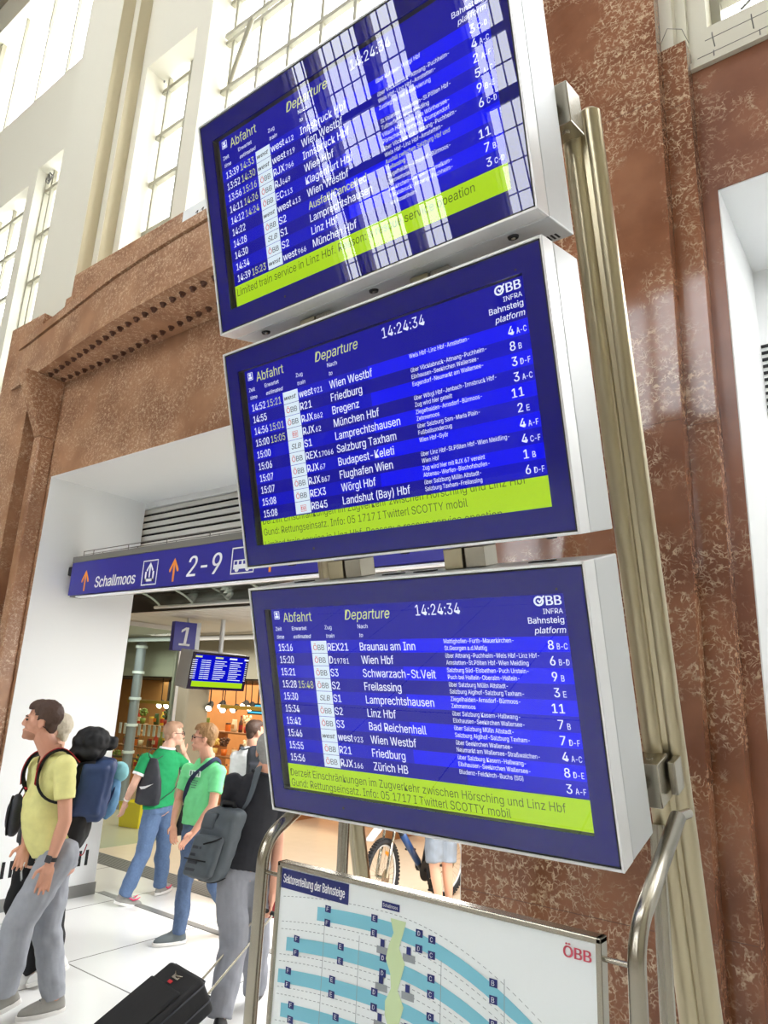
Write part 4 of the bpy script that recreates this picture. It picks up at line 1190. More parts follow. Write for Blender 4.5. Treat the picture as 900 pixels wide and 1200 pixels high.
def person(key, label, face, look=None, skin='skin', s=1.0, girth=1.0, shirt=None, sleeve=0.62, hem=-.12, vneck=0.0, collar=None, cuffs=None,
           legs=None, leg_r=(.098, .074, .058), shorts=0.0, shoes=None, shoe_lift=(0, 0), hair=None, hair_kind='short', brows='hair_brown', fingers=.35, group=None, voxel=.0062):
    J = {k: Vector(v) for k, v in JN[key].items()}
    base = (J['anL'] + J['anR']) / 2; base.z = 0
    root = empty('person', label, 'person', base, group)
    face = Vector(face); look = Vector(look) if look is not None else face
    H = head_frame(J, look)
    hp = lambda x, y, z: H @ (Vector((x, y, z)) * s)
    g = girth
    # ---- one continuous body
    b = MB()
    spine_loft(b, J, [(-.95, .06 * s, .05 * s, 0), (-.55, .150 * s, .095 * s, 0), (0, .160 * s, .105 * s * g, 0), (.5, .148 * s, .10 * s * g, .004), (1, .138 * s, .096 * s * g, .006), (1.5, .146 * s, .098 * s * g, .004), (2, .158 * s, .102 * s, 0), (2.5, .150 * s, .088 * s, -.004), (2.85, .105 * s, .070 * s, -.004), (3.1, .062 * s, .058 * s, 0), (3.4, .055 * s, .056 * s, 0)])
    nb = hp(0, -.025, -.085)
    b.cap(J['neck'] - (J['neck'] - J['chest']) * .15, nb, .064 * s, .060 * s, 16)
    for S in 'LR':
        b.ell(J['sh' + S], (.058 * s,) * 3)
        b.cap(J['sh' + S], J['chest'].lerp(J['sh' + S], .45), .058 * s, .07 * s, 14)
        b.cap(J['sh' + S], J['el' + S], .050 * s, .039 * s, 14)
        fm = J['el' + S].lerp(J['wr' + S], .3)
        b.cap(J['el' + S], fm, .039 * s, .040 * s, 14); b.cap(fm, J['wr' + S], .040 * s, .026 * s, 14)
        hand(b, J['wr' + S], J['tip' + S], face, s, fingers)
        b.cap(J['hip' + S], J['kn' + S], .082 * s, .055 * s, 16); b.cap(J['kn' + S], J['kn' + S].lerp(J['an' + S], .35), .054 * s, .055 * s, 16)
        b.cap(J['kn' + S].lerp(J['an' + S], .35), J['an' + S], .055 * s, .036 * s, 16)
        tf = (J['to' + S] - J['an' + S]); tf.z = 0; tf.normalize()
        b.cap(J['an' + S] - Vector((0, 0, .045 * s)), J['an' + S] + tf * .10 * s - Vector((0, 0, .055 * s)), .024 * s, .02 * s, 10)
    # head: skull, face, jaw, nose, brow, lips, cheeks, ears
    Rm = H
    for c, r in (((0, -.014, .036), (.075, .094, .084)), ((0, .022, -.012), (.064, .074, .086)), ((0, .034, -.064), (.054, .058, .050)), ((0, .072, -.098), (.022, .020, .018)),
                 ((.036, .058, -.024), (.028, .030, .030)), ((-.036, .058, -.024), (.028, .030, .030)), ((0, .090, -.060), (.023, .011, .0062)), ((0, .087, -.073), (.020, .011, .0068)),
                 ((.078, -.006, -.008), (.010, .021, .033)), ((-.078, -.006, -.008), (.010, .021, .033)), ((0, .099, -.029), (.016, .013, .009))):
        b.ell(hp(*c), [q * s for q in r], Rm)
    b.cap(hp(0, .090, .014), hp(0, .106, -.022), .0085 * s, .0105 * s, 10)
    b.cap(hp(-.034, .083, .022), hp(.034, .083, .022), .0105 * s, None, 10)
    remeshed(b, 'body', M[skin], root, voxel * .85 if key in ('yellow', 'mint') else voxel, 3)
    for q in (-1, 1):
        b = MB(); b.ell(hp(q * .031, .081, .003), (.0135 * s, .0115 * s, .0075 * s), Rm, 12, 8); b.build('eye', M['eye'], root)
    b = MB()
    for q in (-1, 1): b.tube([hp(q * .014, .095, .020), hp(q * .032, .0935, .027), hp(q * .050, .080, .021)], .0042 * s, 6)
    b.build('eyebrows', M[brows], root)
    # ---- hair
    if hair:
        b = MB()
        lift = {'short': .012, 'crop': .005, 'long': .016}[hair_kind]
        b.ell(hp(0, -.026, .044), [(q + lift) * s for q in (.0745, .088, .083)], Rm)
        b.ell(hp(0, .018, .074), [(q + lift * .8) * s for q in (.058, .066, .052)], Rm)
        for q in (-1, 1): b.ell(hp(q * .060, -.004, .020), [(r + lift * .5) * s for r in (.018, .034, .044)], Rm)
        b.ell(hp(0, -.062, -.022), [(r + lift * .5) * s for r in (.056, .034, .055)], Rm)
        if hair_kind == 'long':
            b.ell(hp(0, -.085, -.07), (.055 * s, .03 * s, .09 * s), Rm)
        inv = H.inverted()

        def trim(bm):
            dl = []
            for v in bm.verts:
                p = (inv @ v.co) / s
                if (p.y > .052 and p.z < .066) or (p.y > .022 and p.z < .030) or (abs(p.x) > .058 and p.y > -.028 and p.z < .004) or p.z < (-.085 if hair_kind != 'long' else -.2): dl.append(v)
            bmesh.ops.delete(bm, geom=dl, context='VERTS')
        remeshed(b, 'hair', M[hair], root, .006, 2, post=trim, wrinkle=(.004 if hair_kind != 'crop' else 0, 45, 30))
    # ---- shirt
    if shirt:
        b = MB()
        rows = [(hem, .184 * s, .128 * s * g, 0), (.3, .176 * s, .124 * s * g, .006), (.7, .165 * s, .118 * s * g, .010), (1, .160 * s, .115 * s * g, .010), (1.5, .165 * s, .114 * s * g, .006), (2, .176 * s, .114 * s, 0), (2.5, .168 * s, .100 * s, -.004), (2.85, .118 * s, .082 * s, -.004), (3.06, .074 * s, .072 * s, -.004)]
        spine_loft(b, J, rows)
        for S in 'LR':
            b.ell(J['sh' + S], (.068 * s,) * 3)
            b.cap(J['sh' + S], J['chest'].lerp(J['sh' + S], .45), .068 * s, .08 * s, 14)
            b.cap(J['sh' + S], J['sh' + S].lerp(J['el' + S], sleeve), .065 * s, .062 * s, 18, flat1=True)
        cut = None
        up = (J['neck'] - J['chest']).normalized(); sd = (J['shR'] - J['shL']).normalized(); fwd = up.cross(sd).normalized() if up.cross(sd).dot(face) > 0 else -up.cross(sd).normalized()
        el = [(J['sh' + S], (J['el' + S] - J['sh' + S]).normalized(), (J['el' + S] - J['sh' + S]).length * (sleeve + .005)) for S in 'LR']

        def post(bm):
            dl = []
            for v in bm.verts:
                p = v.co - J['neck']
                f, x, h = p.dot(fwd), p.dot(sd), p.dot(up)
                if f > .0 and vneck and abs(x) < (h + vneck) * .52 and h > -vneck: dl.append(v)
                elif h > .045 and p.length < .16: dl.append(v)
            bmesh.ops.delete(bm, geom=dl, context='VERTS')
        so = remeshed(b, 'shirt', shirt, root, .007, 3, post=post, wrinkle=(.006, 9, 14))
        if collar:
            b = MB(); c = J['neck'] + up * .012
            x, y, z = frame_from(up, sd)
            b.tube([c + (x * math.cos(a) * .074 + y * math.sin(a) * .074) * s for a in [2 * math.pi * k / 24 for k in range(24)]], .011, 8, closed=True); b.build('collar', collar, so)
        if cuffs:
            for (o_, d_, l_) in el:
                b = MB(); b.cyl(o_ + d_ * (l_ - .012), o_ + d_ * (l_ + .012), .0655 * s, .0655 * s, 24); b.build('sleeve_band', cuffs, so)
    # ---- trousers
    if legs:
        b = MB()
        r0, r1, r2 = [q * s for q in leg_r]
        spine_loft(b, J, [(-.75, .10 * s, .08 * s, 0), (-.45, .165 * s, .112 * s, 0), (0, .170 * s, .114 * s * g, 0), (.34, .160 * s, .109 * s * g, 0)])
        for S in 'LR':
            hp_, kn, an = J['hip' + S], J['kn' + S], J['an' + S]
            b.cap(hp_, hp_.lerp(kn, .5), r0, (r0 + r1) * .5, 18)
            if shorts:
                b.cap(hp_.lerp(kn, .45), hp_.lerp(kn, shorts), (r0 + r1) * .53, r1 * 1.12, 18, flat1=True)
            else:
                b.cap(hp_.lerp(kn, .5), kn, (r0 + r1) * .5, r1, 18); b.cap(kn, kn.lerp(an, .45), r1, (r1 * .6 + r2 * .4) * 1.04, 18); b.cap(kn.lerp(an, .45), an - Vector((0, 0, .015)), (r1 * .6 + r2 * .4) * 1.04, r2, 18, flat1=True)
        remeshed(b, 'trousers' if not shorts else 'shorts', legs, root, .0075, 2, wrinkle=(.014, 9, 7))
    if shoes:
        for S, lf in zip('LR', shoe_lift):
            k = shoe(J['an' + S], J['to' + S], ('shoe_sole', 'shoe'), shoes, root, s * 1.03, 0, lf)
    return root, J, H, hp


def strap(pts, w=.022, t=.004, m=None, name='strap', parent=None):
    b = MB()
    P = [Vector(p) for p in pts]
    # smooth the path
    for _ in range(2):
        Q = [P[0]]
        for a, c in zip(P, P[1:]): Q += [a.lerp(c, .25), a.lerp(c, .75)]
        P = Q + [P[-1]]
    b.tube(P, 1, 10, flat=(w, t))
    return b.build(name, m, parent)


def glasses(H, s, m, root, lens=True):
    hp = lambda x, y, z: H @ (Vector((x, y, z)) * s)
    b = MB()
    for q in (-1, 1):
        b.tube([hp(q * .033 + math.cos(a) * .026, .104, .002 + math.sin(a) * .018) for a in [2 * math.pi * k / 16 for k in range(16)]], .0026, 6, closed=True)
        b.tube([hp(q * .059, .104, .008), hp(q * .078, .06, .010), hp(q * .084, -.004, .008), hp(q * .080, -.018, -.006)], .0026, 6)
    b.tube([hp(-.008, .106, .006), hp(0, .110, .009), hp(.008, .106, .006)], .0024, 6)
    o = b.build('glasses', m, root)
    if lens:
        b = MB()
        for q in (-1, 1): b.ell(hp(q * .033, .104, .002), (.025 * s, .0015 * s, .017 * s), H, 14, 6)
        b.build('lens', M['lens'], o)
    return o


M['tee_yellow'] = cloth('pale_yellow_cotton', (230, 226, 150)); M['sweat_grey'] = cloth('grey_sweat_cloth', (156, 160, 168))
M['tee_mint'] = cloth('mint_cotton', (120, 222, 150)); M['jeans'] = mat('blue_denim', (82, 102, 134), .85, bump=(60, .15), vary=.28); M['jeans_light'] = mat('washed_denim', (92, 116, 152), .85, bump=(60, .15), vary=.25)
M['tee_green'] = cloth('green_cotton', (24, 150, 90)); M['tee_white'] = cloth('white_cotton', (236, 236, 236), vary=.03); M['polo_black'] = cloth('black_cotton', (28, 29, 36)); M['slacks'] = cloth('grey_slacks', (142, 144, 152))
M['dark_cloth'] = cloth('charcoal_nylon', (44, 46, 54), .6); M['pack_grey'] = cloth('grey_nylon', (74, 82, 88), .6); M['pack_blue'] = cloth('navy_nylon', (40, 62, 104), .55); M['pack_black'] = cloth('black_nylon', (14, 14, 17), .75)
M['red_web'] = cloth('red_webbing', (176, 36, 44)); M['mat_teal'] = cloth('pale_teal_foam', (132, 190, 196)); M['steel_blue'] = cloth('steel_blue_cloth', (92, 138, 176)); M['legging'] = cloth('black_legging', (20, 20, 22))
M['white_shoe'] = mat('white_mesh', (226, 226, 224), .7); M['sole_white'] = mat('white_rubber', (232, 230, 226), .6); M['shoe_grey'] = cloth('grey_knit', (104, 112, 114)); M['shoe_black'] = cloth('black_leather', (26, 26, 28), .5); M['shoe_beige'] = cloth('grey_mesh', (158, 156, 150)); M['shoe_pink'] = mat('pink_mark', (222, 44, 104), .5)
M['lace'] = mat('lace_grey', (92, 94, 96), .8); M['print_grey'] = mat('shirt_print', (84, 120, 108), .8); M['print_white'] = mat('shirt_print_white', (226, 244, 232), .8)

# --- man in the yellow shirt
rY, J, H, hp = person('yellow', 'man in pale yellow T-shirt and grey sweatpants looking left, big backpack on', (-.55, -.84, 0), (-.56, -.82, .06), s=1.04, girth=1.12,
    shirt=M['tee_yellow'], sleeve=.62, hem=.02, vneck=.10, legs=M['sweat_grey'], leg_r=(.112, .088, .066), shoes=(M['sole_white'], M['shoe_beige'], M['lace']), shoe_lift=(.35, 0), hair='hair_brown', voxel=.006)
b = MB(); b.ell(hp(0, .040, -.078), (.0535 * 1.04, .0565 * 1.04, .044 * 1.04), H); b.ell(hp(0, .076, -.1), (.025, .022, .019), H)
inv_ = H.inverted()
def _beard(bm):
    dl = [v for v in bm.verts if ((inv_ @ v.co).z > -.052) or (inv_ @ v.co).y < .0]
    bmesh.ops.delete(bm, geom=dl, context='VERTS')
remeshed(b, 'beard', mat('stubble', (184, 134, 110), .7), rY, .006, 2, post=_beard)
b = MB()
w0 = J['wrL'] + (J['elL'] - J['wrL']).normalized() * .03; wd = (J['elL'] - J['wrL']).normalized()
b.cyl(w0 - wd * .012, w0 + wd * .012, .034, .034, 20); wb = b.build('watch', M['black'], rY)
b = MB(); out_ = Vector((.53, -.85, 0)); out_ = (out_ - wd * out_.dot(wd)).normalized()
x_, y_, z_ = frame_from(out_, wd); Tw = Matrix(((x_.x, y_.x, z_.x, 0), (x_.y, y_.y, z_.y, 0), (x_.z, y_.z, z_.z, 0), (0, 0, 0, 1))); Tw.translation = w0 + out_ * .034
b.bbox((-.021, -.020, -.004), (.021, .020, .008), .005, 2, Tw); b.build('watch_face', mat('watch_glass', (70, 66, 70), .15), wb)
b = MB()                                               # drawstrings at the waist
for q in (-1, 1):
    p = J['pelvis'] + Vector((-.55, -.84, 0)) * .15 + Vector((.84, -.55, 0)) * .02 * q + Vector((-.55, -.84, 0)) * .02 + Vector((0, 0, -.085))
    b.tube([p, p + Vector((-.01, -.01, -.06)), p + Vector((-.01, 0.0, -.11))], .0035, 6)
b.build('drawstring', M['tee_white'], rY)

# his big trekking backpack
fY = Vector((-.55, -.84, 0)); bkY = Vector((.55, .84, 0)); sdY = Vector((-.84, .55, 0))     # sdY points to his right, away from the camera
def local(o, f, s, u=Vector((0, 0, 1))):
    return Matrix(((s.x, f.x, u.x, o.x), (s.y, f.y, u.y, o.y), (s.z, f.z, u.z, o.z), (0, 0, 0, 1)))
tp = empty('trekking_backpack', 'big navy and black trekking backpack with red straps, worn by the man in yellow', 'backpack', (-4.60, 2.86, 1.0))
TB2 = local(Vector((-4.705, 2.78, 1.30)), bkY, sdY, (Vector((0, 0, 1)) + bkY * .10).normalized())
b = MB(); b.bbox((-.17, .02, -.32), (.17, .17, .22), .06, 4, TB2); b.ell(TB2 @ Vector((0, .10, -.22)), (.17, .10, .16), TB2); remeshed(b, 'main_sack', M['pack_black'], tp, .01, 4, wrinkle=(.010, 10, 10))
b = MB(); b.bbox((-.165, .12, -.16), (.165, .27, .23), .05, 4, TB2); b.bbox((-.19, .06, -.12), (-.14, .23, .2), .03, 3, TB2); remeshed(b, 'front_pocket', M['pack_blue'], tp, .01, 4, wrinkle=(.012, 12, 9))
b = MB(); b.ell(TB2 @ Vector((-.02, .075, .335)), (.145, .125, .105), TB2); b.ell(TB2 @ Vector((-.02, .06, .27)), (.15, .12, .07), TB2); b.ell(TB2 @ Vector((-.02, .20, .33)), (.05, .05, .05), TB2); remeshed(b, 'black_bundle', M['pack_black'], tp, .009, 3, wrinkle=(.014, 13, 13))
b = MB(); b.cap(TB2 @ Vector((.05, .30, .13)), TB2 @ Vector((.17, .30, .13)), .062, .062, 20); b.build('rolled_mat', M['mat_teal'], tp)
b = MB(); b.ell(TB2 @ Vector((.07, .28, -.03)), (.11, .06, .15), TB2); remeshed(b, 'side_bag', M['steel_blue'], tp, .01, 3, wrinkle=(.012, 12, 10))
for q, m_ in ((-1, M['pack_black']), (1, M['pack_black'])):
    S = 'L' if q < 0 else 'R'
    sh = J['sh' + S].lerp(J['neck'], .38)
    od = sdY * q
    st = [sh + bkY * .12 + Vector((0, 0, -.02)), sh + bkY * .02 + Vector((0, 0, .078)), sh + fY * .075 + Vector((0, 0, .045)), sh + fY * .118 + Vector((0, 0, -.05)), sh + fY * .115 + od * .05 + Vector((0, 0, -.15)), sh + fY * .04 + od * .075 + Vector((0, 0, -.24)), sh + bkY * .10 + od * .06 + Vector((0, 0, -.26))]
    o = strap(st, .021, .008, M['pack_black'], 'shoulder_strap', tp)
    strap([p + fY * .004 + Vector((0, 0, .005)) for p in st[:5]], .025, .005, M['red_web'], 'red_edge', o)
strap([TB2 @ Vector((-.05, .15, -.33)), TB2 @ Vector((-.06, .165, -.37)), TB2 @ Vector((-.05, .19, -.38)), TB2 @ Vector((-.04, .20, -.31))], .009, .003, M['red_web'], 'red_strap', tp)
strap([TB2 @ Vector((.12, -.05, .0)), TB2 @ Vector((.17, -.24, .05)), TB2 @ Vector((.19, -.28, -.06)), TB2 @ Vector((.19, -.29, -.22))], .010, .003, M['red_web'], 'red_strap', tp)
strap([TB2 @ Vector((-.10, .26, -.08)), TB2 @ Vector((-.05, .29, .02)), TB2 @ Vector((.06, .28, .1))], .012, .004, M['pack_blue'], 'compression_strap', tp)
strap([J['chest'] + fY * .13 - sdY * .13 + Vector((0, 0, -.02)), J['chest'] + fY * .145 - sdY * .05 + Vector((0, 0, -.02))], .008, .003, M['red_web'], 'chest_strap', tp)

# --- woman mostly hidden behind him
rW, J, H, hp = person('woman', 'fair-haired person in black leggings and white trainers behind the yellow-shirted man', (-.56, -.83, 0), None, 'skin_pale', .98, .95,
    shirt=M['dark_cloth'], sleeve=.6, hem=-.05, legs=M['legging'], leg_r=(.096, .069, .052), shoes=(M['sole_white'], M['white_shoe'], M['sole_white']), shoe_lift=(.3, 0), hair='hair_fair', hair_kind='short', brows='hair_blond')
bg = empty('shoulder_bag', 'round dark grey bag carried in front of the belly left of the man in yellow', 'bag', (-4.95, 2.55, 1.1))
Tg = local(Vector((-4.985, 2.595, 1.145)), fY, sdY)
b = MB(); b.ell(Tg @ Vector((0, 0, 0)), (.10, .055, .135), Tg); remeshed(b, 'bag_body', M['dark_cloth'], bg, .009, 3, wrinkle=(.005, 14, 14))
b = MB(); b.tube([Tg @ Vector((.09 * math.cos(a), .03, .12 * math.sin(a))) for a in [2 * math.pi * k / 24 for k in range(24)]], .006, 8, closed=True); b.build('zip_edge', M['pack_black'], bg)
strap([Tg @ Vector((0, 0, .12)), Tg @ Vector((.04, -.07, .28)), J['shR'] + Vector((0, 0, .06)), J['shR'] + bkY * .10 + Vector((0, 0, -.1))], .012, .004, M['pack_black'], 'bag_strap', bg)

# --- man in mint with spectacles
fM = Vector((.05, -.9987, 0))
rM, J, H, hp = person('mint', 'man with glasses in mint T-shirt and blue jeans walking left past the shop', fM, (-.62, -.78, .02), s=.97, shirt=M['tee_mint'], sleeve=.62, hem=.22, vneck=.05,
    legs=M['jeans'], leg_r=(.094, .070, .056), shoes=(M['sole_white'], M['shoe_grey'], M['lace']), shoe_lift=(.95, 0), hair='hair_blond', brows='hair_blond', voxel=.0062)
glasses(H, .97, M['black'], rM)
up = (J['neck'] - J['chest']).normalized()
pb = MB()                                               # printed lettering on the chest: the shirt's own print
cF = J['chest'] + Vector((0, 0, -.0)) + fM * .128 - up * .0
sR = Vector((fM.y, -fM.x, 0)) * -1
Tp = Matrix(((-sR.x, up.x, fM.x, cF.x), (-sR.y, up.y, fM.y, cF.y), (-sR.z, up.z, fM.z, cF.z), (0, 0, 0, 1)))
Tp = Matrix(((sR.x, up.x, fM.x, cF.x), (sR.y, up.y, fM.y, cF.y), (sR.z, up.z, fM.z, cF.z), (0, 0, 0, 1)))
quad(pb, -.07, .055, .07, .105, 0, 0, Tp)
for k in range(4): quad(pb, -.06 + .033 * k, .062, -.042 + .033 * k, .098, .001, 1, Tp)
for k in range(4): quad(pb, -.05 + .008 * k, .02 - .018 * k, .05 - .006 * k, .026 - .018 * k, 0, 1, Tp)
pb.build('shirt_print', [M['print_white'], M['print_grey']], rM, recalc=False)
sb = empty('shoulder_bag', 'black messenger bag with a navy strap at the hip of the man in mint', 'bag', (-5.1, 4.25, .8))
Ts = local(J['pelvis'] + Vector((-.27, .09, .03)), fM, Vector((-.89, .45, 0)))
b = MB(); b.bbox((-.05, -.14, -.13), (.05, .14, .12), .03, 3, Ts); remeshed(b, 'bag_body', M['pack_black'], sb, .01, 3, wrinkle=(.006, 12, 12))
nk = J['neck']; shn = J['shL'].lerp(nk, .30)
strap([Ts @ Vector((0, .0, .11)), J['belly'] + fM * .10 + Vector((-.12, 0, .02)), J['chest'] + fM * .132 + Vector((-.06, 0, .02)), J['chest'] + fM * .125 + Vector((.04, 0, .10)), shn + fM * .07 + Vector((0, 0, .05)), shn + Vector((0, 0, .085)), shn - fM * .08 + Vector((0, 0, .03)), J['belly'] - fM * .14, Ts @ Vector((0, -.12, .1))], .018, .004, mat('navy_strap', (30, 40, 70), .8), 'shoulder_strap', sb)

# --- man in green from behind
fG = Vector((-.30, .95, 0))
rG, J, H, hp = person('green', 'man with shaved head in green T-shirt with white cuffs, seen from behind, hand at face', fG, (.55, .83, .0), 'skin_pale', .97, shirt=M['tee_green'], sleeve=.60, hem=.0, cuffs=M['tee_white'], collar=M['tee_white'],
    legs=M['jeans_light'], leg_r=(.100, .078, .064), shoes=(M['sole_white'], M['shoe_beige'], M['sole_white']), shoe_lift=(.25, 0), hair='hair_shaved', hair_kind='crop', brows='hair_brown')
glasses(H, .97, M['black'], rG)
for S, q in (('L', 1), ('R', 1)):
    an, to = J['an' + S], J['to' + S]
    f = (to - an); f.z = 0; f.normalize(); r = f.cross(Vector((0, 0, 1)))
    for sd in (-1, 1):
        b = MB(); c = an + f * .085 + r * sd * .043 - Vector((0, 0, .036))
        b.tube([c - f * .055 + Vector((0, 0, .018)), c - f * .01 - Vector((0, 0, .012)), c + f * .03 - Vector((0, 0, .006)), c + f * .055 + Vector((0, 0, .010))], [.003, .008, .007, .003], 8); b.build('shoe_mark', M['shoe_pink'], rG)
b = MB(); wv = (J['elL'] - J['wrL']).normalized(); b.cyl(J['wrL'] + wv * .03, J['wrL'] + wv * .042, .031, .031, 18); b.build('wrist_band', M['tee_white'], rG)
dp = empty('drawstring_backpack', 'small charcoal backpack with a white tick mark on the man in green', 'backpack', (-6.3, 4.62, 1.0))
bkG = -fG; sdG = Vector((.95, .30, 0))
Td = local(J['chest'] + bkG * .155 + Vector((-.02, 0, -.07)), bkG, sdG, (Vector((.07, 0, 1))).normalized())
b = MB()
rings = []
for z, w, d in ((-.23, .10, .03), (-.21, .14, .055), (-.12, .145, .065), (0, .125, .055), (.12, .085, .04), (.19, .055, .025), (.215, .04, .015)):
    rings.append([Td @ Vector((math.cos(2 * math.pi * k / 24) * w, math.sin(2 * math.pi * k / 24) * d, z)) for k in range(24)])
b.loft(rings); remeshed(b, 'bag_body', M['dark_cloth'], dp, .009, 3, wrinkle=(.005, 14, 12))
b = MB()
tick = [(-.075, -.055), (-.05, -.078), (-.01, -.070), (.085, -.018), (-.005, -.045), (-.045, -.052)]
b.prism([(x, z) for x, z in tick], 0, .004, Matrix.Translation(Td.translation + bkG * .064) @ Matrix(((sdG.x, 0, bkG.x, 0), (sdG.y, 0, bkG.y, 0), (sdG.z, 1, bkG.z, 0), (0, 0, 0, 1)))); b.build('white_tick', M['tee_white'], dp)
for q, S in ((-1, 'L'), (1, 'R')):
    sh = J['sh' + S].lerp(J['neck'], .35)
    strap([Td @ Vector((.03 * q, .0, .20)), sh + bkG * .10 + Vector((0, 0, .03)), sh + Vector((0, 0, .085)), sh - bkG * .11 + Vector((0, 0, -.02)), J['belly'] - bkG * .06 + sdG * q * .19 + Vector((0, 0, .1)), Td @ Vector((.12 * q, 0, -.19))], .006, .004, M['dark_cloth'], 'cord', dp)

# --- man in the black polo pulling a suitcase
fP = Vector((-.66, .75, 0))
rP, J, H, hp = person('polo', 'grey-haired man in black polo shirt and grey trousers walking away with a suitcase', fP, fP, 'skin', 1.02, 1.1, shirt=M['polo_black'], sleeve=.70, hem=-.22, collar=M['polo_black'],
    legs=M['slacks'], leg_r=(.108, .088, .074), shoes=(M['sole_white'], M['shoe_black'], M['lace']), shoe_lift=(.35, 0), hair='hair_grey', brows='hair_grey', fingers=.75)
b = MB(); hd = (J['tipR'] - J['wrR']).normalized(); b.bbox((-.038, -.006, -.075), (.038, .006, .075), .005, 2, local(J['wrR'] + hd * .10 + Vector((-.04, .06, 0)), fP, Vector((.75, .66, 0))))
ph = b.build('mobile_phone', mat('red_phone_case', (150, 30, 36), .4)); tag(ph, 'red phone held low by the man in the black polo', 'phone')
gp = empty('backpack', 'dark grey backpack slung on the left shoulder of the man in black polo', 'backpack', (-3.95, 3.35, .95))
bkP = -fP; sdP = Vector((.75, .66, 0))
Tq = local(Vector((-3.855, 3.39, 1.075)), (bkP * .75 - sdP * .5).normalized(), (sdP * .75 + bkP * .5).normalized(), (Vector((0, 0, 1)) + sdP * .25 ).normalized())
b = MB(); b.bbox((-.135, -.085, -.26), (.14, .085, .19), .06, 4, Tq); remeshed(b, 'main_sack', M['pack_grey'], gp, .009, 3, wrinkle=(.010, 10, 9))
b = MB(); b.bbox((-.115, .06, -.23), (.12, .125, .03), .03, 3, Tq); remeshed(b, 'front_pocket', M['pack_grey'], gp, .009, 3, wrinkle=(.006, 12, 12))
b = MB(); b.bbox((-.11, .055, .06), (.0, .10, .165), .02, 3, Tq); b.build('top_pocket', M['pack_grey'], gp)
b = MB(); b.tube([Tq @ Vector((.0, .132, -.02)), Tq @ Vector((.06, .13, .0)), Tq @ Vector((.12, .12, .03))], .005, 6); b.tube([Tq @ Vector((-.12, .13, -.12)), Tq @ Vector((-.03, .132, -.12)), Tq @ Vector((.06, .13, -.12))], .004, 6); b.build('zip', M['pack_black'], gp)
for k in range(4):
    b = MB(); b.bbox((-.085, .120, -.19 + .045 * k), (-.01, .128, -.172 + .045 * k), .003, 2, Tq); b.build('webbing', M['dark_cloth'], gp)
b = MB(); b.tube([Tq @ Vector((-.06, -.02, .18)), Tq @ Vector((-.05, .0, .22)), Tq @ Vector((.03, .0, .22)), Tq @ Vector((.05, -.02, .18))], .017, 10); b.build('grab_handle', M['pack_black'], gp)
sh = J['shL'].lerp(J['neck'], .62)
strap([Tq @ Vector((.02, -.06, .17)), Tq @ Vector((.10, -.06, .23)), sh + bkP * .09 + Vector((.03, .03, .045)), sh + Vector((.03, .03, .085)), sh + fP * .1 + Vector((.02, 0, 0)), J['belly'] + fP * .04 - sdP * .21 + Vector((0, 0, .1)), Tq @ Vector((.04, -.08, -.22))], .030, .008, M['pack_grey'], 'shoulder_strap', gp)
strap([Tq @ Vector((.0, .06, -.25)), Tq @ Vector((.06, -.02, -.28)), Tq @ Vector((.12, -.06, -.24))], .012, .004, M['pack_black'], 'bottom_strap', gp)

# his suitcase
HP = Vector((-3.655, 3.70, .62)); TPt = Vector((-3.72, 3.17, .335)); WP = Vector((-3.80, 2.63, .045))
ax = (WP - TPt).normalized(); wv = Vector((.99, -.14, 0)); wv = (wv - ax * wv.dot(ax)).normalized(); nv = wv.cross(ax).normalized()
if nv.z < 0: nv = -nv
TS2 = Matrix(((wv.x, nv.x, -ax.x, TPt.x), (wv.y, nv.y, -ax.y, TPt.y), (wv.z, nv.z, -ax.z, TPt.z), (0, 0, 0, 1)))      # x across, y out of the lid, z towards the handle
su = empty('suitcase', 'black soft suitcase with a metal tag tilted on its wheels near the floor', 'suitcase', (-3.80, 2.63, 0))
b = MB(); b.bbox((-.19, -.13, -.60), (.19, .085, 0), .03, 4, TS2); b.build('case_body', M['pack_black'], su)
b = MB(); b.bbox((-.165, .08, -.52), (.165, .105, -.14), .02, 3, TS2); b.build('front_pocket', M['pack_black'], su)
b = MB()
for y in (-.05, .05): b.tube([TS2 @ Vector(p) for p in ((-.188, y, -.58), (-.194, y, -.02), (-.17, y, .006), (.17, y, .006), (.194, y, -.02), (.188, y, -.58))], .005, 8)
b.build('zip', M['dark_cloth'], su)
b = MB(); b.bbox((-.035, .084, -.09), (.035, .090, -.062), .003, 2, TS2); b.tube([TS2 @ Vector((-.045, .092, -.05)), TS2 @ Vector((.0, .094, -.075)), TS2 @ Vector((.05, .092, -.06))], .004, 6); b.build('metal_tag', M['steel'], su)
b = MB(); b.bbox((-.02, .09, -.125), (.02, .094, -.105), .002, 2, TS2); b.build('red_badge', M['red_web'], su)
b = MB(); b.tube([TS2 @ Vector((-.07, .0, .0)), TS2 @ Vector((-.06, .0, .03)), TS2 @ Vector((.06, .0, .03)), TS2 @ Vector((.07, .0, .0))], .011, 8); b.build('carry_handle', M['rubber'], su)
for q in (-1, 1):
    b = MB(); p0 = TS2 @ Vector((q * .07, -.10, 0)); p1 = HP + wv * q * .06; b.cyl(p0, p1, .0075, .0065, 12); b.build('handle_rod', M['steel'], su)
    b = MB(); b.cyl(WP + wv * (.15 * q - .012), WP + wv * (.15 * q + .012), .042, None, 20); b.build('wheel', M['rubber'], su)
b = MB(); b.cap(HP - wv * .07, HP + wv * .07, .014, .014, 14); b.build('handle_grip', M['rubber'], su)

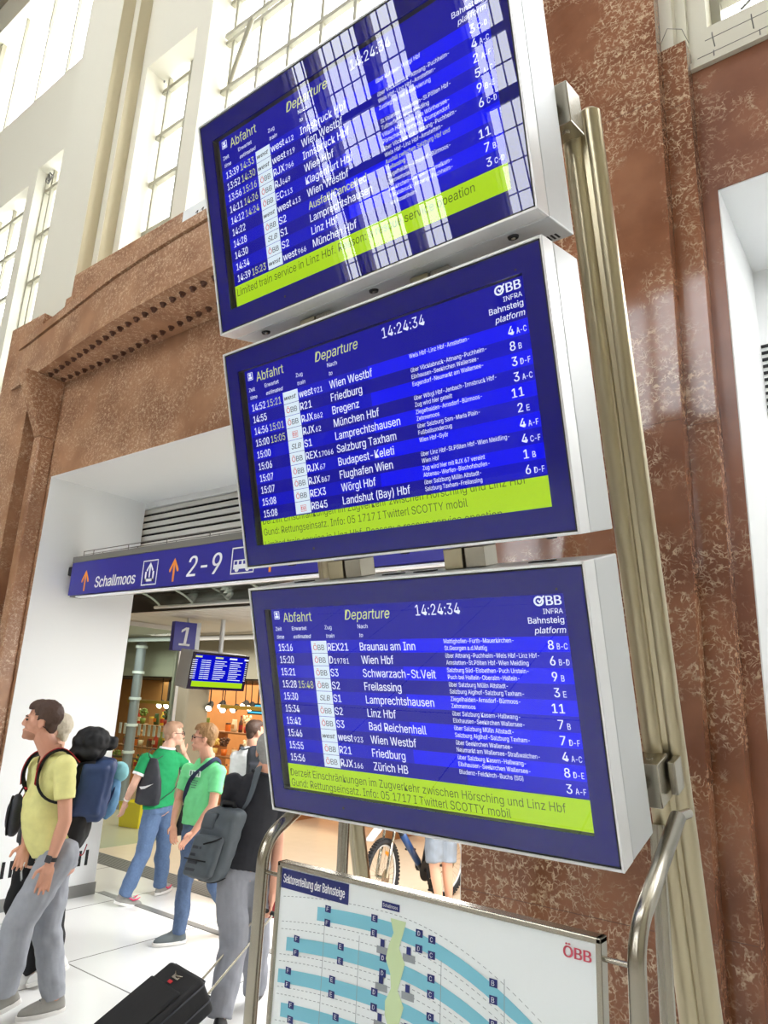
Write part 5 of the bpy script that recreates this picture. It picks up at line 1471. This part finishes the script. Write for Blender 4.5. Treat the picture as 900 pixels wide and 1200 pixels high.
# --- person in white further on
rT, J, H, hp = person('white', 'person in white T-shirt with dark backpack walking away behind the black polo', fP, (.2, .98, 0), 'skin', .97, 1.0, shirt=M['tee_white'], sleeve=.62, hem=.1,
    legs=M['jeans'], leg_r=(.096, .074, .06), shoes=(M['sole_white'], M['white_shoe'], M['lace']), shoe_lift=(.35, 0), hair='hair_brown', hair_kind='crop')
wp = empty('backpack', 'dark grey backpack on the person in white, partly behind the lowest board', 'backpack', (-5.6, 5.25, 1.1))
Tw2 = local(J['chest'] - fP * .20 + Vector((.11, .06, .02)), -fP, sdP)
b = MB(); b.bbox((-.12, -.07, -.22), (.12, .08, .22), .05, 3, Tw2); b.bbox((-.10, .05, -.18), (.10, .11, .06), .03, 3, Tw2); remeshed(b, 'main_sack', M['dark_cloth'], wp, .01, 3, wrinkle=(.008, 11, 9))
for q, S in ((-1, 'L'), (1, 'R')):
    sh = J['sh' + S].lerp(J['neck'], .35)
    strap([Tw2 @ Vector((.08 * q, -.06, .2)), sh - fP * .09 + Vector((0, 0, .04)), sh + Vector((0, 0, .085)), sh + fP * .11 + Vector((0, 0, -.02)), J['belly'] + sdP * q * .19 + Vector((0, 0, .1)), Tw2 @ Vector((.12 * q, -.06, -.2))], .024, .006, M['pack_grey'], 'shoulder_strap', wp)

# --- cyclist and bicycle
fC = Vector((-.30, -.95, 0))
rC, J, H, hp = person('cyc', 'person in grey shorts standing beside the bicycle, upper body behind the lowest board', fC, fC, 'skin_pale', .98, shirt=M['tee_white'], sleeve=.62, hem=0, legs=mat('grey_shorts_cloth', (126, 134, 144), .85, vary=.05),
    leg_r=(.105, .085, .07), shorts=.92, shoes=(M['sole_white'], M['shoe_black'], M['lace']), hair='hair_brown')
bk = empty('bicycle', 'black mountain bike with orange reflectors behind the gap under the lowest board', 'bicycle', (-4.43, 6.55, 0))
fd = Vector((-.06, -1.0, 0)).normalized(); rd = Vector((1.0, -.06, 0)).normalized()
BO = Vector((-4.45, 6.0, 0))
BT = Matrix(((-fd.x, rd.x, 0, BO.x), (-fd.y, rd.y, 0, BO.y), (0, 0, 1, 0), (0, 0, 0, 1)))       # x backwards along the bike, y to its side, z up
bp3 = lambda x, y, z: BT @ Vector((x, y, z))
M['bike_frame'] = mat('bike_frame_black', (24, 26, 32), .3); M['bike_blue'] = mat('bike_frame_blue', (34, 64, 110), .35); M['reflector'] = mat('orange_reflector', (240, 150, 30), .3)
STEER = Matrix.Rotation(R_(-12), 4, 'Z')
def wheel(cx, turn):
    Wm = BT @ Matrix.Translation((cx, 0, .345)) @ (STEER if turn else Matrix.Identity(4))
    wh = MB(); wh.tube([Wm @ Vector((math.cos(a) * .315, 0, math.sin(a) * .315)) for a in [2 * math.pi * k / 48 for k in range(48)]], .028, 12, closed=True)
    for k in range(60):
        a = 2 * math.pi * k / 60; wh.bbox((-.012, -.026, -.004), (.012, .026, .006), .002, 1, Wm @ Matrix.Rotation(-a, 4, 'Y') @ Matrix.Translation((.342, 0, 0)) @ Matrix.Rotation(math.pi / 2, 4, 'Y'))
    t = wh.build('tyre', M['rubber'], bk)
    q = MB(); q.tube([Wm @ Vector((math.cos(a) * .283, 0, math.sin(a) * .283)) for a in [2 * math.pi * k / 48 for k in range(48)]], .010, 8, closed=True); q.build('rim', M['alu'], t)
    q = MB()
    for k in range(28):
        a = 2 * math.pi * k / 28; q.cyl(Wm @ Vector((math.cos(a + .12 * (-1) ** k) * .022, .028 * (-1) ** k, math.sin(a + .12 * (-1) ** k) * .022)), Wm @ Vector((math.cos(a) * .28, 0, math.sin(a) * .28)), .0012, None, 5)
    q.cyl(Wm @ Vector((0, -.05, 0)), Wm @ Vector((0, .05, 0)), .018, None, 14); q.build('spokes', M['steel'], t)
    for a in ((1.05, 3.3) if turn else (2.2, 5.0)):
        q = MB(); q.bbox((-.035, -.012, -.014), (.035, .012, .014), .004, 2, Wm @ Matrix.Rotation(-a, 4, 'Y') @ Matrix.Translation((.22, 0, 0)) @ Matrix.Rotation(math.pi / 2, 4, 'Y')); q.build('wheel_reflector', M['reflector'], t)
    q = MB(); q.cyl(Wm @ Vector((0, .045, 0)), Wm @ Vector((0, .047, 0)), .08, None, 24); q.build('brake_disc', M['steel'], t)
    return Wm
W1 = wheel(0, True); W2 = wheel(1.08, False)
hd_t, hd_b = bp3(.27, 0, .93), bp3(.20, 0, .80); bbx = bp3(.64, 0, .33); st_ = bp3(.78, 0, .78)
b = MB(); b.tube([hd_t, hd_b], .024, 14); b.tube([hd_b, bbx], .026, 14); b.tube([bp3(.25, 0, .89), bp3(.76, 0, .72)], .020, 14); b.tube([bbx, st_], .018, 14)
for q in (-1, 1): b.tube([bbx + rd * .03 * q, bp3(1.08, .06 * q, .345)], .012, 10); b.tube([bp3(.755, .02 * q, .70), bp3(1.08, .06 * q, .345)], .010, 10)
b.build('frame', M['bike_frame'], bk)
b = MB(); b.tube([bp3(.58, 0, .40), bp3(.30, 0, .70)], .032, 12, flat=(.030, .038)); b.build('frame_guard', M['bike_blue'], bk)
b = MB()
for q in (-1, 1):
    lo_ = W1 @ Vector((0, .055 * q, 0)); mid_ = W1 @ Vector((.10, .055 * q, .30)); b.tube([lo_, mid_], .018, 12)
    b.tube([mid_, W1 @ Vector((.16, .055 * q, .44))], .014, 12)
b.tube([W1 @ Vector((.16, -.06, .44)), hd_b, W1 @ Vector((.16, .06, .44))], .022, 12); b.build('fork', M['steel'], bk)
b = MB(); hb = hd_t + Vector((0, 0, .07)); hx_ = (STEER.to_3x3() @ Vector((0, 1, 0))); hw = BT.to_3x3() @ hx_
b.tube([hd_t, hb], .018, 10); b.tube([hb - hw * .34 + Vector((0, 0, .02)), hb - hw * .08, hb + hw * .08, hb + hw * .34 + Vector((0, 0, .02))], .015, 10); b.build('handlebar', M['bike_frame'], bk)
for q in (-1, 1):
    b = MB(); b.cyl(hb + hw * .24 * q + Vector((0, 0, .015)), hb + hw * .35 * q + Vector((0, 0, .02)), .020, None, 12); b.build('grip', M['rubber'], bk)
b = MB(); b.tube([W1 @ Vector((-.28, 0, .36)), W1 @ Vector((-.1, 0, .45)), W1 @ Vector((.12, 0, .44))], .01, 10, flat=(.05, .006)); b.build('mudguard', M['alu'], bk)
b = MB(); b.ell(bp3(.70, 0, .985), (.055, .13, .035), BT @ Matrix.Rotation(math.pi / 2, 4, 'Z')); b.tube([bp3(.70, 0, .98), bp3(.90, 0, .99)], .06, 12, flat=(.075, .022)); b.build('saddle', M['black'], bk)
b = MB(); b.cyl(st_, bp3(.81, 0, .97), .014, None, 12); b.build('seat_post', M['steel'], bk)
b = MB(); b.cyl(bbx + rd * .05, bbx + rd * .055, .10, None, 30); b.cyl(bbx - rd * .06, bbx + rd * .07, .02, None, 14); b.tube([bbx + rd * .07, bbx + rd * .075 + Vector((.02, .02, -.17))], .011, 8); b.tube([bbx - rd * .07, bbx - rd * .075 - Vector((.02, .02, -.17))], .011, 8); cr = b.build('crank', M['black'], bk)
for q in (-1, 1):
    b = MB(); c = bbx + rd * q * .12 + Vector((.02, .02, -.17)) * q; b.bbox((-.045, -.04, -.01), (.045, .04, .01), .006, 2, Matrix.Translation(c)); b.build('pedal', M['black'], cr)
b = MB(); b.tube([bbx + rd * .05 + Vector((0, 0, .10)), bp3(1.08, .05, .39)], .005, 6); b.tube([bbx + rd * .05 - Vector((0, 0, .10)), bp3(1.08, .05, .30)], .005, 6); b.build('chain', M['steel'], bk)
b = MB(); b.tube([hb + hw * .1, hb + Vector((0, 0, -.02)) - (-fd) * .12, W1 @ Vector((.1, .06, .35))], .004, 6); b.tube([hb - hw * .1, hb + Vector((0, 0, -.05)) - (-fd) * .10, hd_b + rd * .03], .004, 6); b.build('brake_cable', M['black'], bk)
# ------------------------------------------------------------------ passage and shop behind the portal
M['shop_warm'] = mat('warm_ochre_wall', (196, 138, 84), 0.7, vary=.12)
M['shop_dark'] = mat('dark_brown_ceiling', (44, 36, 32), 0.7)
M['shop_cream'] = mat('greenish_cream_fascia', (164, 161, 142), 0.6)
M['concrete'] = mat('pale_concrete', (150, 146, 130), 0.7, vary=.06)
M['lamp'] = emis('warm_lamp_glow', (255, 236, 200), 12.0)
M['card'] = mat('price_card_white', (240, 240, 236), .5)
M['wood'] = mat('shop_wood', (150, 104, 62), .55, vary=.2)
M['yellow_plastic'] = mat('yellow_plastic', (238, 214, 20), .4)

# passage ceiling of white slats (runs along the portal wall)
mb = MB()
for k in range(26):
    y = 5.22 + .095 * k
    mb.box((-14, y, 2.90), (-2.1, y + .06, 2.915))
struct(mb.build('ceiling_back', M['louver']))
mb = MB(); mb.box((-14, 5.2, 3.10), (-2.1, 8.0, 3.14)); struct(mb.build('ceiling_back_upper', M['shop_dark']))
# curved glass canopy with ribs under the sign
mb = MB()
arc = [(4.66 + .55 * math.sin(a), 3.10 - .26 * (1 - math.cos(a))) for a in [R_(8 * k) for k in range(9)]]
mb.loft([[(x, y, z) for y, z in arc] + [(x, y, z - .006) for y, z in reversed(arc)] for x in (-7.4, -2.1)])
cg = mb.build('trim_13', pane('canopy_glass', .05, 1.15, (.9, .95, .93))); struct(cg)
mb = MB()
for k in range(9): mb.tube([(-7.3 + .62 * k, y, z + .01) for y, z in arc], .012, 8)
mb.box((-7.4, 4.64, 3.10), (-2.1, 4.70, 3.15)); mb.cyl((-7.4, arc[-1][0], arc[-1][1]), (-2.1, arc[-1][0], arc[-1][1]), .02, None, 10)
mb.build('rib', M['louver'], cg)
# beam, glazed screen at the left
mb = MB(); mb.box((-12.6, 7.42, 2.79), (-2.1, 7.50, 2.86)); struct(mb.build('trim_14', mat('beam_grey', (128, 128, 124), .5)))
mb = MB(); mb.box((-8.75, 5.35, 0), (-8.73, 6.6, 2.85)); gp_ = mb.build('trim_15', pane('greenish_glass', .01, 1.45, (.80, .90, .88))); struct(gp_)
mb = MB(); mb.box((-8.77, 5.32, 0), (-8.71, 5.36, 2.89)); mb.box((-8.77, 6.58, 0), (-8.71, 6.63, 2.89)); mb.box((-8.77, 5.32, 2.83), (-8.71, 6.63, 2.89)); mb.build('mullion', M['alu'], gp_)

b = MB(); b.cyl((-11.30, 7.7, 0), (-11.30, 7.7, 2.895), .085, None, 24); pp = b.build('grey_pipe', mat('pipe_grey', (150, 153, 158), .4, .2), None); tag(pp, 'slim grey round column with clamps at the shop front', 'column')
for z in (.9, 1.35, 1.8, 2.25, 2.7):
    b = MB(); b.cyl((-11.30, 7.7, z), (-11.30, 7.7, z + .045), .105, None, 24); XF[pp.name] = Matrix.Identity(4); b.build('pipe_clamp', M['white_wall'], pp)
mb = MB(); mb.bbox((-10.62, 7.9, 0), (-10.12, 8.4, 3.3), .05, 3); struct(mb.build('concrete_column', M['concrete']))

# shell of the shop
mb = MB(); mb.box((-20, 8.0, 2.38), (-2.1, 8.12, 3.6)); mb.box((-20, 7.96, 2.22), (-2.1, 8.14, 2.38)); struct(mb.build('trim_17', M['shop_cream']))
mb = MB(); mb.box((-20, 8.0, 2.20), (-1.2, 12.5, 2.24)); struct(mb.build('ceiling_far_back', M['shop_dark']))
mb = MB(); mb.box((-20, 10.6, 0), (-2.1, 10.8, 2.3)); mb.box((-20, 8, 0), (-19.8, 12, 2.3)); mb.box((-4.0, 8.0, 0), (-3.8, 12, 2.3)); struct(mb.build('wall_inner_back', M['shop_warm']))
mb = MB()
for x in (-16, -14, -12, -9.4): mb.box((x, 8.02, 1.74), (x + 1.3, 8.06, 1.80))
struct(mb.build('trim_16', mat('brass_strip', (196, 160, 70), .35, .6)))
mb = MB(); mb.box((-20, 8.6, 0), (-16.8, 8.7, 2.2)); mb.box((-13.9, 10.3, 0), (-13.5, 10.5, 2.2)); struct(mb.build('wall_inner_far', M['shop_dark']))

random.seed(7)
# spotlights on the shop ceiling
spots = [(-11.51, 8.4), (-11.36, 8.45), (-10.4, 8.4), (-10.24, 8.5), (-10.05, 8.35), (-9.92, 8.5), (-9.74, 8.4), (-9.58, 8.5), (-9.45, 8.6), (-9.08, 8.4), (-12.2, 9.6), (-8.2, 8.5)]
ord_ = ['first', 'second', 'third', 'fourth', 'fifth', 'sixth', 'seventh', 'eighth', 'ninth', 'tenth', 'eleventh', 'twelfth']
for k, (x, y) in enumerate(sorted(spots)):
    z = 1.77 + random.uniform(-.05, .05)
    t = empty('spotlight', 'warm shop spotlight, %s from the left under the dark ceiling' % ord_[k], 'spotlight', (x, y, z), 'shop spotlights')
    d = Vector((random.uniform(.1, .5), random.uniform(-.9, -.6), -.45)).normalized()
    c = Vector((x, y, z))
    b = MB(); b.cyl(c - d * .09, c + d * .05, .046, .062, 16); b.build('lamp_head', M['black'], t)
    b = MB(); b.cyl(c + d * .051, c + d * .054, .052, .052, 16); b.build('bulb', M['lamp'], t)
    b = MB(); b.cyl(c - d * .03, (x, y, 2.22), .008, None, 8); b.build('stem', M['black'], t)

# display tables with goods
pal = [(196, 60, 40), (226, 120, 40), (232, 190, 60), (110, 130, 50), (240, 224, 190), (150, 40, 40), (210, 150, 90), (90, 60, 40), (236, 210, 120), (60, 90, 50)]
gm = [mat('goods_colour', c, .45) for c in pal]
cn = ['red', 'orange', 'yellow', 'olive', 'cream', 'crimson', 'tan', 'brown', 'straw', 'dark green']
tiers = [(-13.4, -10.85, 8.5), (-10.75, -8.9, 8.6), (-8.7, -6.6, 9.0)]
for ti, (x0, x1, y0) in enumerate(tiers):
    t = empty('display_shelf', 'wooden stepped shop display %s' % ('left of the concrete column', 'under the spotlights right of the concrete column', 'at the right, behind the person in white')[ti], 'shelf', ((x0 + x1) / 2, y0 + .3, 0), 'shop displays')
    for lv, (z, dy) in enumerate(((.50, 0), (.90, .25), (1.30, .5))):
        b = MB(); b.bbox((x0, y0 + dy, z - .03), (x1, y0 + dy + .30, z), .006, 2); b.build('shelf_board', M['wood'], t)
    for x in (x0 + .02, x1 - .05):
        b = MB(); b.prism([(0, 0), (.8, 0), (.8, 1.27), (.5, 1.27), (.5, .87), (.25, .87), (.25, .47), (0, .47)], 0, .03, Matrix.Translation((x, y0, 0)) @ Matrix(((0, 0, 1, 0), (1, 0, 0, 0), (0, 1, 0, 0), (0, 0, 0, 1)))); b.build('side_panel', M['wood'], t)
proto = {}
def goods_mesh(kind, ci):
    if (kind, ci) in proto: return proto[(kind, ci)]
    b = MB()
    if kind == 'bottle':
        prof = [(.035, 0), (.038, .02), (.038, .15), (.030, .19), (.014, .22), (.014, .27)]
        b.loft([[(r * math.cos(2 * math.pi * k / 14), r * math.sin(2 * math.pi * k / 14), z) for k in range(14)] for r, z in prof])
        b.mi = 1; b.cyl((0, 0, .27), (0, 0, .295), .017, None, 12); b.cyl((0, 0, .05), (0, 0, .13), .0388, None, 14, caps=False)
    elif kind == 'jar':
        b.cyl((0, 0, 0), (0, 0, .12), .052, None, 16); b.mi = 1; b.cyl((0, 0, .12), (0, 0, .15), .048, None, 16)
    elif kind == 'pouch':
        b.loft([[(math.cos(2 * math.pi * k / 16) * w, math.sin(2 * math.pi * k / 16) * d, z) for k in range(16)] for z, w, d in ((0, .07, .035), (.06, .075, .045), (.15, .068, .03), (.20, .066, .004), (.22, .066, .003))])
        b.mi = 1; b.box((-.045, -.047, .06), (.045, -.043, .13))
    else:                                              # bunch of flowers in a pot
        b.loft([[(r * math.cos(2 * math.pi * k / 14), r * math.sin(2 * math.pi * k / 14), z) for k in range(14)] for r, z in ((.045, 0), (.06, .11))])
        b.mi = 1
        rr = random.Random(ci)
        for k in range(26):
            a, q = rr.uniform(0, 6.28), rr.uniform(0, .075)
            b.ell((q * math.cos(a), q * math.sin(a), .17 + rr.uniform(0, .12)), (.024,) * 3, None, 8, 6)
    proto[(kind, ci)] = b.mesh(kind, [gm[ci], gm[(ci * 3 + 4) % 10]])
    return proto[(kind, ci)]
gi = 0
kinds = ['bottle', 'pouch', 'jar', 'flower_pot']
nm = {'bottle': 'bottle', 'pouch': 'food pouch', 'jar': 'jar', 'flower_pot': 'pot of flowers'}
side_nm = ['display left of the column', 'display right of the column', 'display behind the white shirt']
lv_nm = ['bottom', 'middle', 'top']
for ti, (x0, x1, y0) in enumerate(tiers):
    for lv, (z, dy) in enumerate(((.50, 0), (.90, .25), (1.30, .5))):
        x = x0 + .20
        cnt = {}
        while x < x1 - .18:
            kd = kinds[(gi * 7 + lv + ti) % 4] if random.random() < .7 else random.choice(kinds); ci = (gi * 3 + lv * 2) % 10
            o = link(kd, goods_mesh(kd, ci)); o.location = (x, y0 + dy + (.15 if kd != 'flower_pot' else .13), z)
            base = '%s %s, %s step of %s' % (cn[ci], nm[kd], lv_nm[lv], side_nm[ti])
            cnt[base] = cnt.get(base, 0) + 1
            tag(o, base if cnt[base] == 1 else base + ', %s one from left' % ord_[cnt[base] - 1], nm[kd].split()[-1] if kd != 'flower_pot' else 'flower pot', 'goods on the shop displays')
            x += random.uniform(.165, .19) if kd != 'flower_pot' else .26
            gi += 1
# row of white price cards on a rail
cards = [-12.75 + .155 * k for k in range(12)]
for k, x in enumerate(cards):
    t = empty('price_card', 'white price card, %s from left above the display by the grey pipe' % ord_[k], 'price card', (x, 8.44, 1.13), 'price cards')
    b = MB(); b.box((x - .038, 8.44, 1.14), (x + .038, 8.446, 1.34)); b.build('card', M['card'], t)
    b = MB(); b.cyl((x, 8.45, .72), (x, 8.45, 1.2), .005, None, 6); b.build('holder', M['steel'], t)
b = MB(); b.box((-12.9, 8.43, .70), (-10.75, 8.47, .73)); o = b.build('card_rail', M['steel']); tag(o, 'thin metal rail that holds the price cards', 'rail')

# yellow crate, hanging screen, platform number, shop screen
cr_ = empty('yellow_crate', 'bright yellow box standing on the beige floor behind the man in green', 'box', (-9.85, 6.96, 0))
Tc = Matrix.Translation((-9.80, 6.95, 0)) @ Matrix.Rotation(R_(15), 4, 'Z')
b = MB(); b.loft([[Tc @ Vector(p) for p in ((-.2 * k, -.16 * k, z), (.2 * k, -.16 * k, z), (.2 * k, .16 * k, z), (-.2 * k, .16 * k, z))] for z, k in ((0, .88), (.34, 1.0), (.34, .94), (.03, .84))], smooth=False); b.build('tub', M['yellow_plastic'], cr_)
b = MB(); b.tube([Tc @ Vector(p) for p in ((-.205, -.165, .34), (.205, -.165, .34), (.205, .165, .34), (-.205, .165, .34))], .012, 8, closed=True); b.build('rim', M['yellow_plastic'], cr_)

mn = empty('hanging_monitor', 'small hanging departure monitor in the passage under the number 1', 'monitor', (-7.1, 6.0, 2.2))
c0 = Vector((-7.10, 6.0, 2.24))
az = math.atan2(7.02, 6.0) + R_(38)
Rm_ = Vector((math.cos(az), math.sin(az), 0)); nm_ = Vector((math.sin(az), -math.cos(az), 0)); tl = R_(8)
upm = Vector((0, 0, 1)) * math.cos(tl) + nm_ * math.sin(tl); nn = nm_ * math.cos(tl) - Vector((0, 0, 1)) * math.sin(tl)
Tn = Matrix(((Rm_.x, upm.x, nn.x, c0.x), (Rm_.y, upm.y, nn.y, c0.y), (Rm_.z, upm.z, nn.z, c0.z), (0, 0, 0, 1)))
mw, mh = .44, .225
b = MB(); b.box((-mw, -mh, -.26), (mw, mh, -.012), Tn); b.build('case', mat('monitor_case_grey', (176, 180, 184), .5), mn, bevel=.006)
b = MB(); b.box((-mw + .003, -mh + .003, -.012), (mw - .003, mh - .003, 0), Tn); b.build('bezel', mat('monitor_bezel', (14, 14, 44), .2), mn)
b = MB(); quad(b, -mw + .05, -mh + .035, mw - .05, mh - .03, .002, 0, Tn); quad(b, -mw + .05, -mh + .035, mw - .05, -mh + .10, .003, 1, Tn)
for k in range(10):
    y = mh - .10 - k * .0245
    for xa, xb, mi in ((-.43, -.36, 2), (-.30, -.24, 3), (-.235, -.16, 2), (-.10, -.10 + random.uniform(.12, .2), 2), (.14, .14 + random.uniform(.12, .2), 2), (.39, .42, 2)): quad(b, xa, y, xb, y + .008, .003, mi, Tn)
for xa, xb, mi in ((-.40, -.30, 4), (-.10, .02, 4), (.12, .24, 2), (.36, .43, 2)): quad(b, xa, mh - .065, xb, mh - .045, .003, mi, Tn)
b.build('screen', [M['led_mid'], M['led_lime'], M['led_white'], M['led_logo'], M['led_yellow']], mn, recalc=False)
b = MB(); q = Tn @ Vector((.05, mh, -.12)); b.cyl(q, (q.x, q.y, 2.90), .03, None, 12); b.build('hanger', M['alu'], mn)

ns = empty('platform_number_sign', 'blue sign with a white 1 hanging in the passage above the monitor', 'sign', (-7.5, 5.72, 2.48))
c1 = Vector((-7.50, 5.72, 2.66)); az = math.atan2(7.50, 5.72) + R_(25)
Rm_ = Vector((math.cos(az), math.sin(az), 0)); nm_ = Vector((math.sin(az), -math.cos(az), 0))
Tn = Matrix(((Rm_.x, 0, nm_.x, c1.x), (Rm_.y, 0, nm_.y, c1.y), (0, 1, 0, c1.z), (0, 0, 0, 1)))
b = MB(); b.box((-.15, -.18, -.10), (.15, .18, 0), Tn); b.build('sign_box', M['sign_blue'], ns, bevel=.004)
b = MB(); put(b, '1', 0, -.115, .23, align='c', T=Tn, z=.0015, shear=.1, bold=.01); b.build('numeral', M['sign_white'], ns, recalc=False)
b = MB(); b.box((.155, -.18, -.10), (.215, .19, -.02), Tn); b.build('side_frame', M['alu'], ns)
b = MB(); q = Tn @ Vector((.05, .18, -.06)); b.cyl(q, (q.x, q.y, 2.90), .015, None, 10); b.build('hanger', M['alu'], ns)

b = MB(); b.box((-9.25, 8.50, 1.66), (-8.85, 8.56, 1.84)); ss = b.build('shop_screen', M['black'], None, bevel=.004); tag(ss, 'small shop screen with cyan stripes at the right under the spotlights', 'screen'); XF[ss.name] = Matrix.Identity(4)
b = MB()
for z in (1.68, 1.735, 1.79): b.box((-9.23, 8.495, z), (-8.87, 8.50, z + .028))
b.build('display', emis('cyan_display', (80, 190, 220), 1.2), ss)
b = MB(); b.cyl((-9.05, 8.54, 1.84), (-9.05, 8.54, 2.2), .012, None, 8); b.build('mount', M['black'], ss)

if _txo.name in bpy.data.objects:
    bpy.data.objects.remove(_txo)
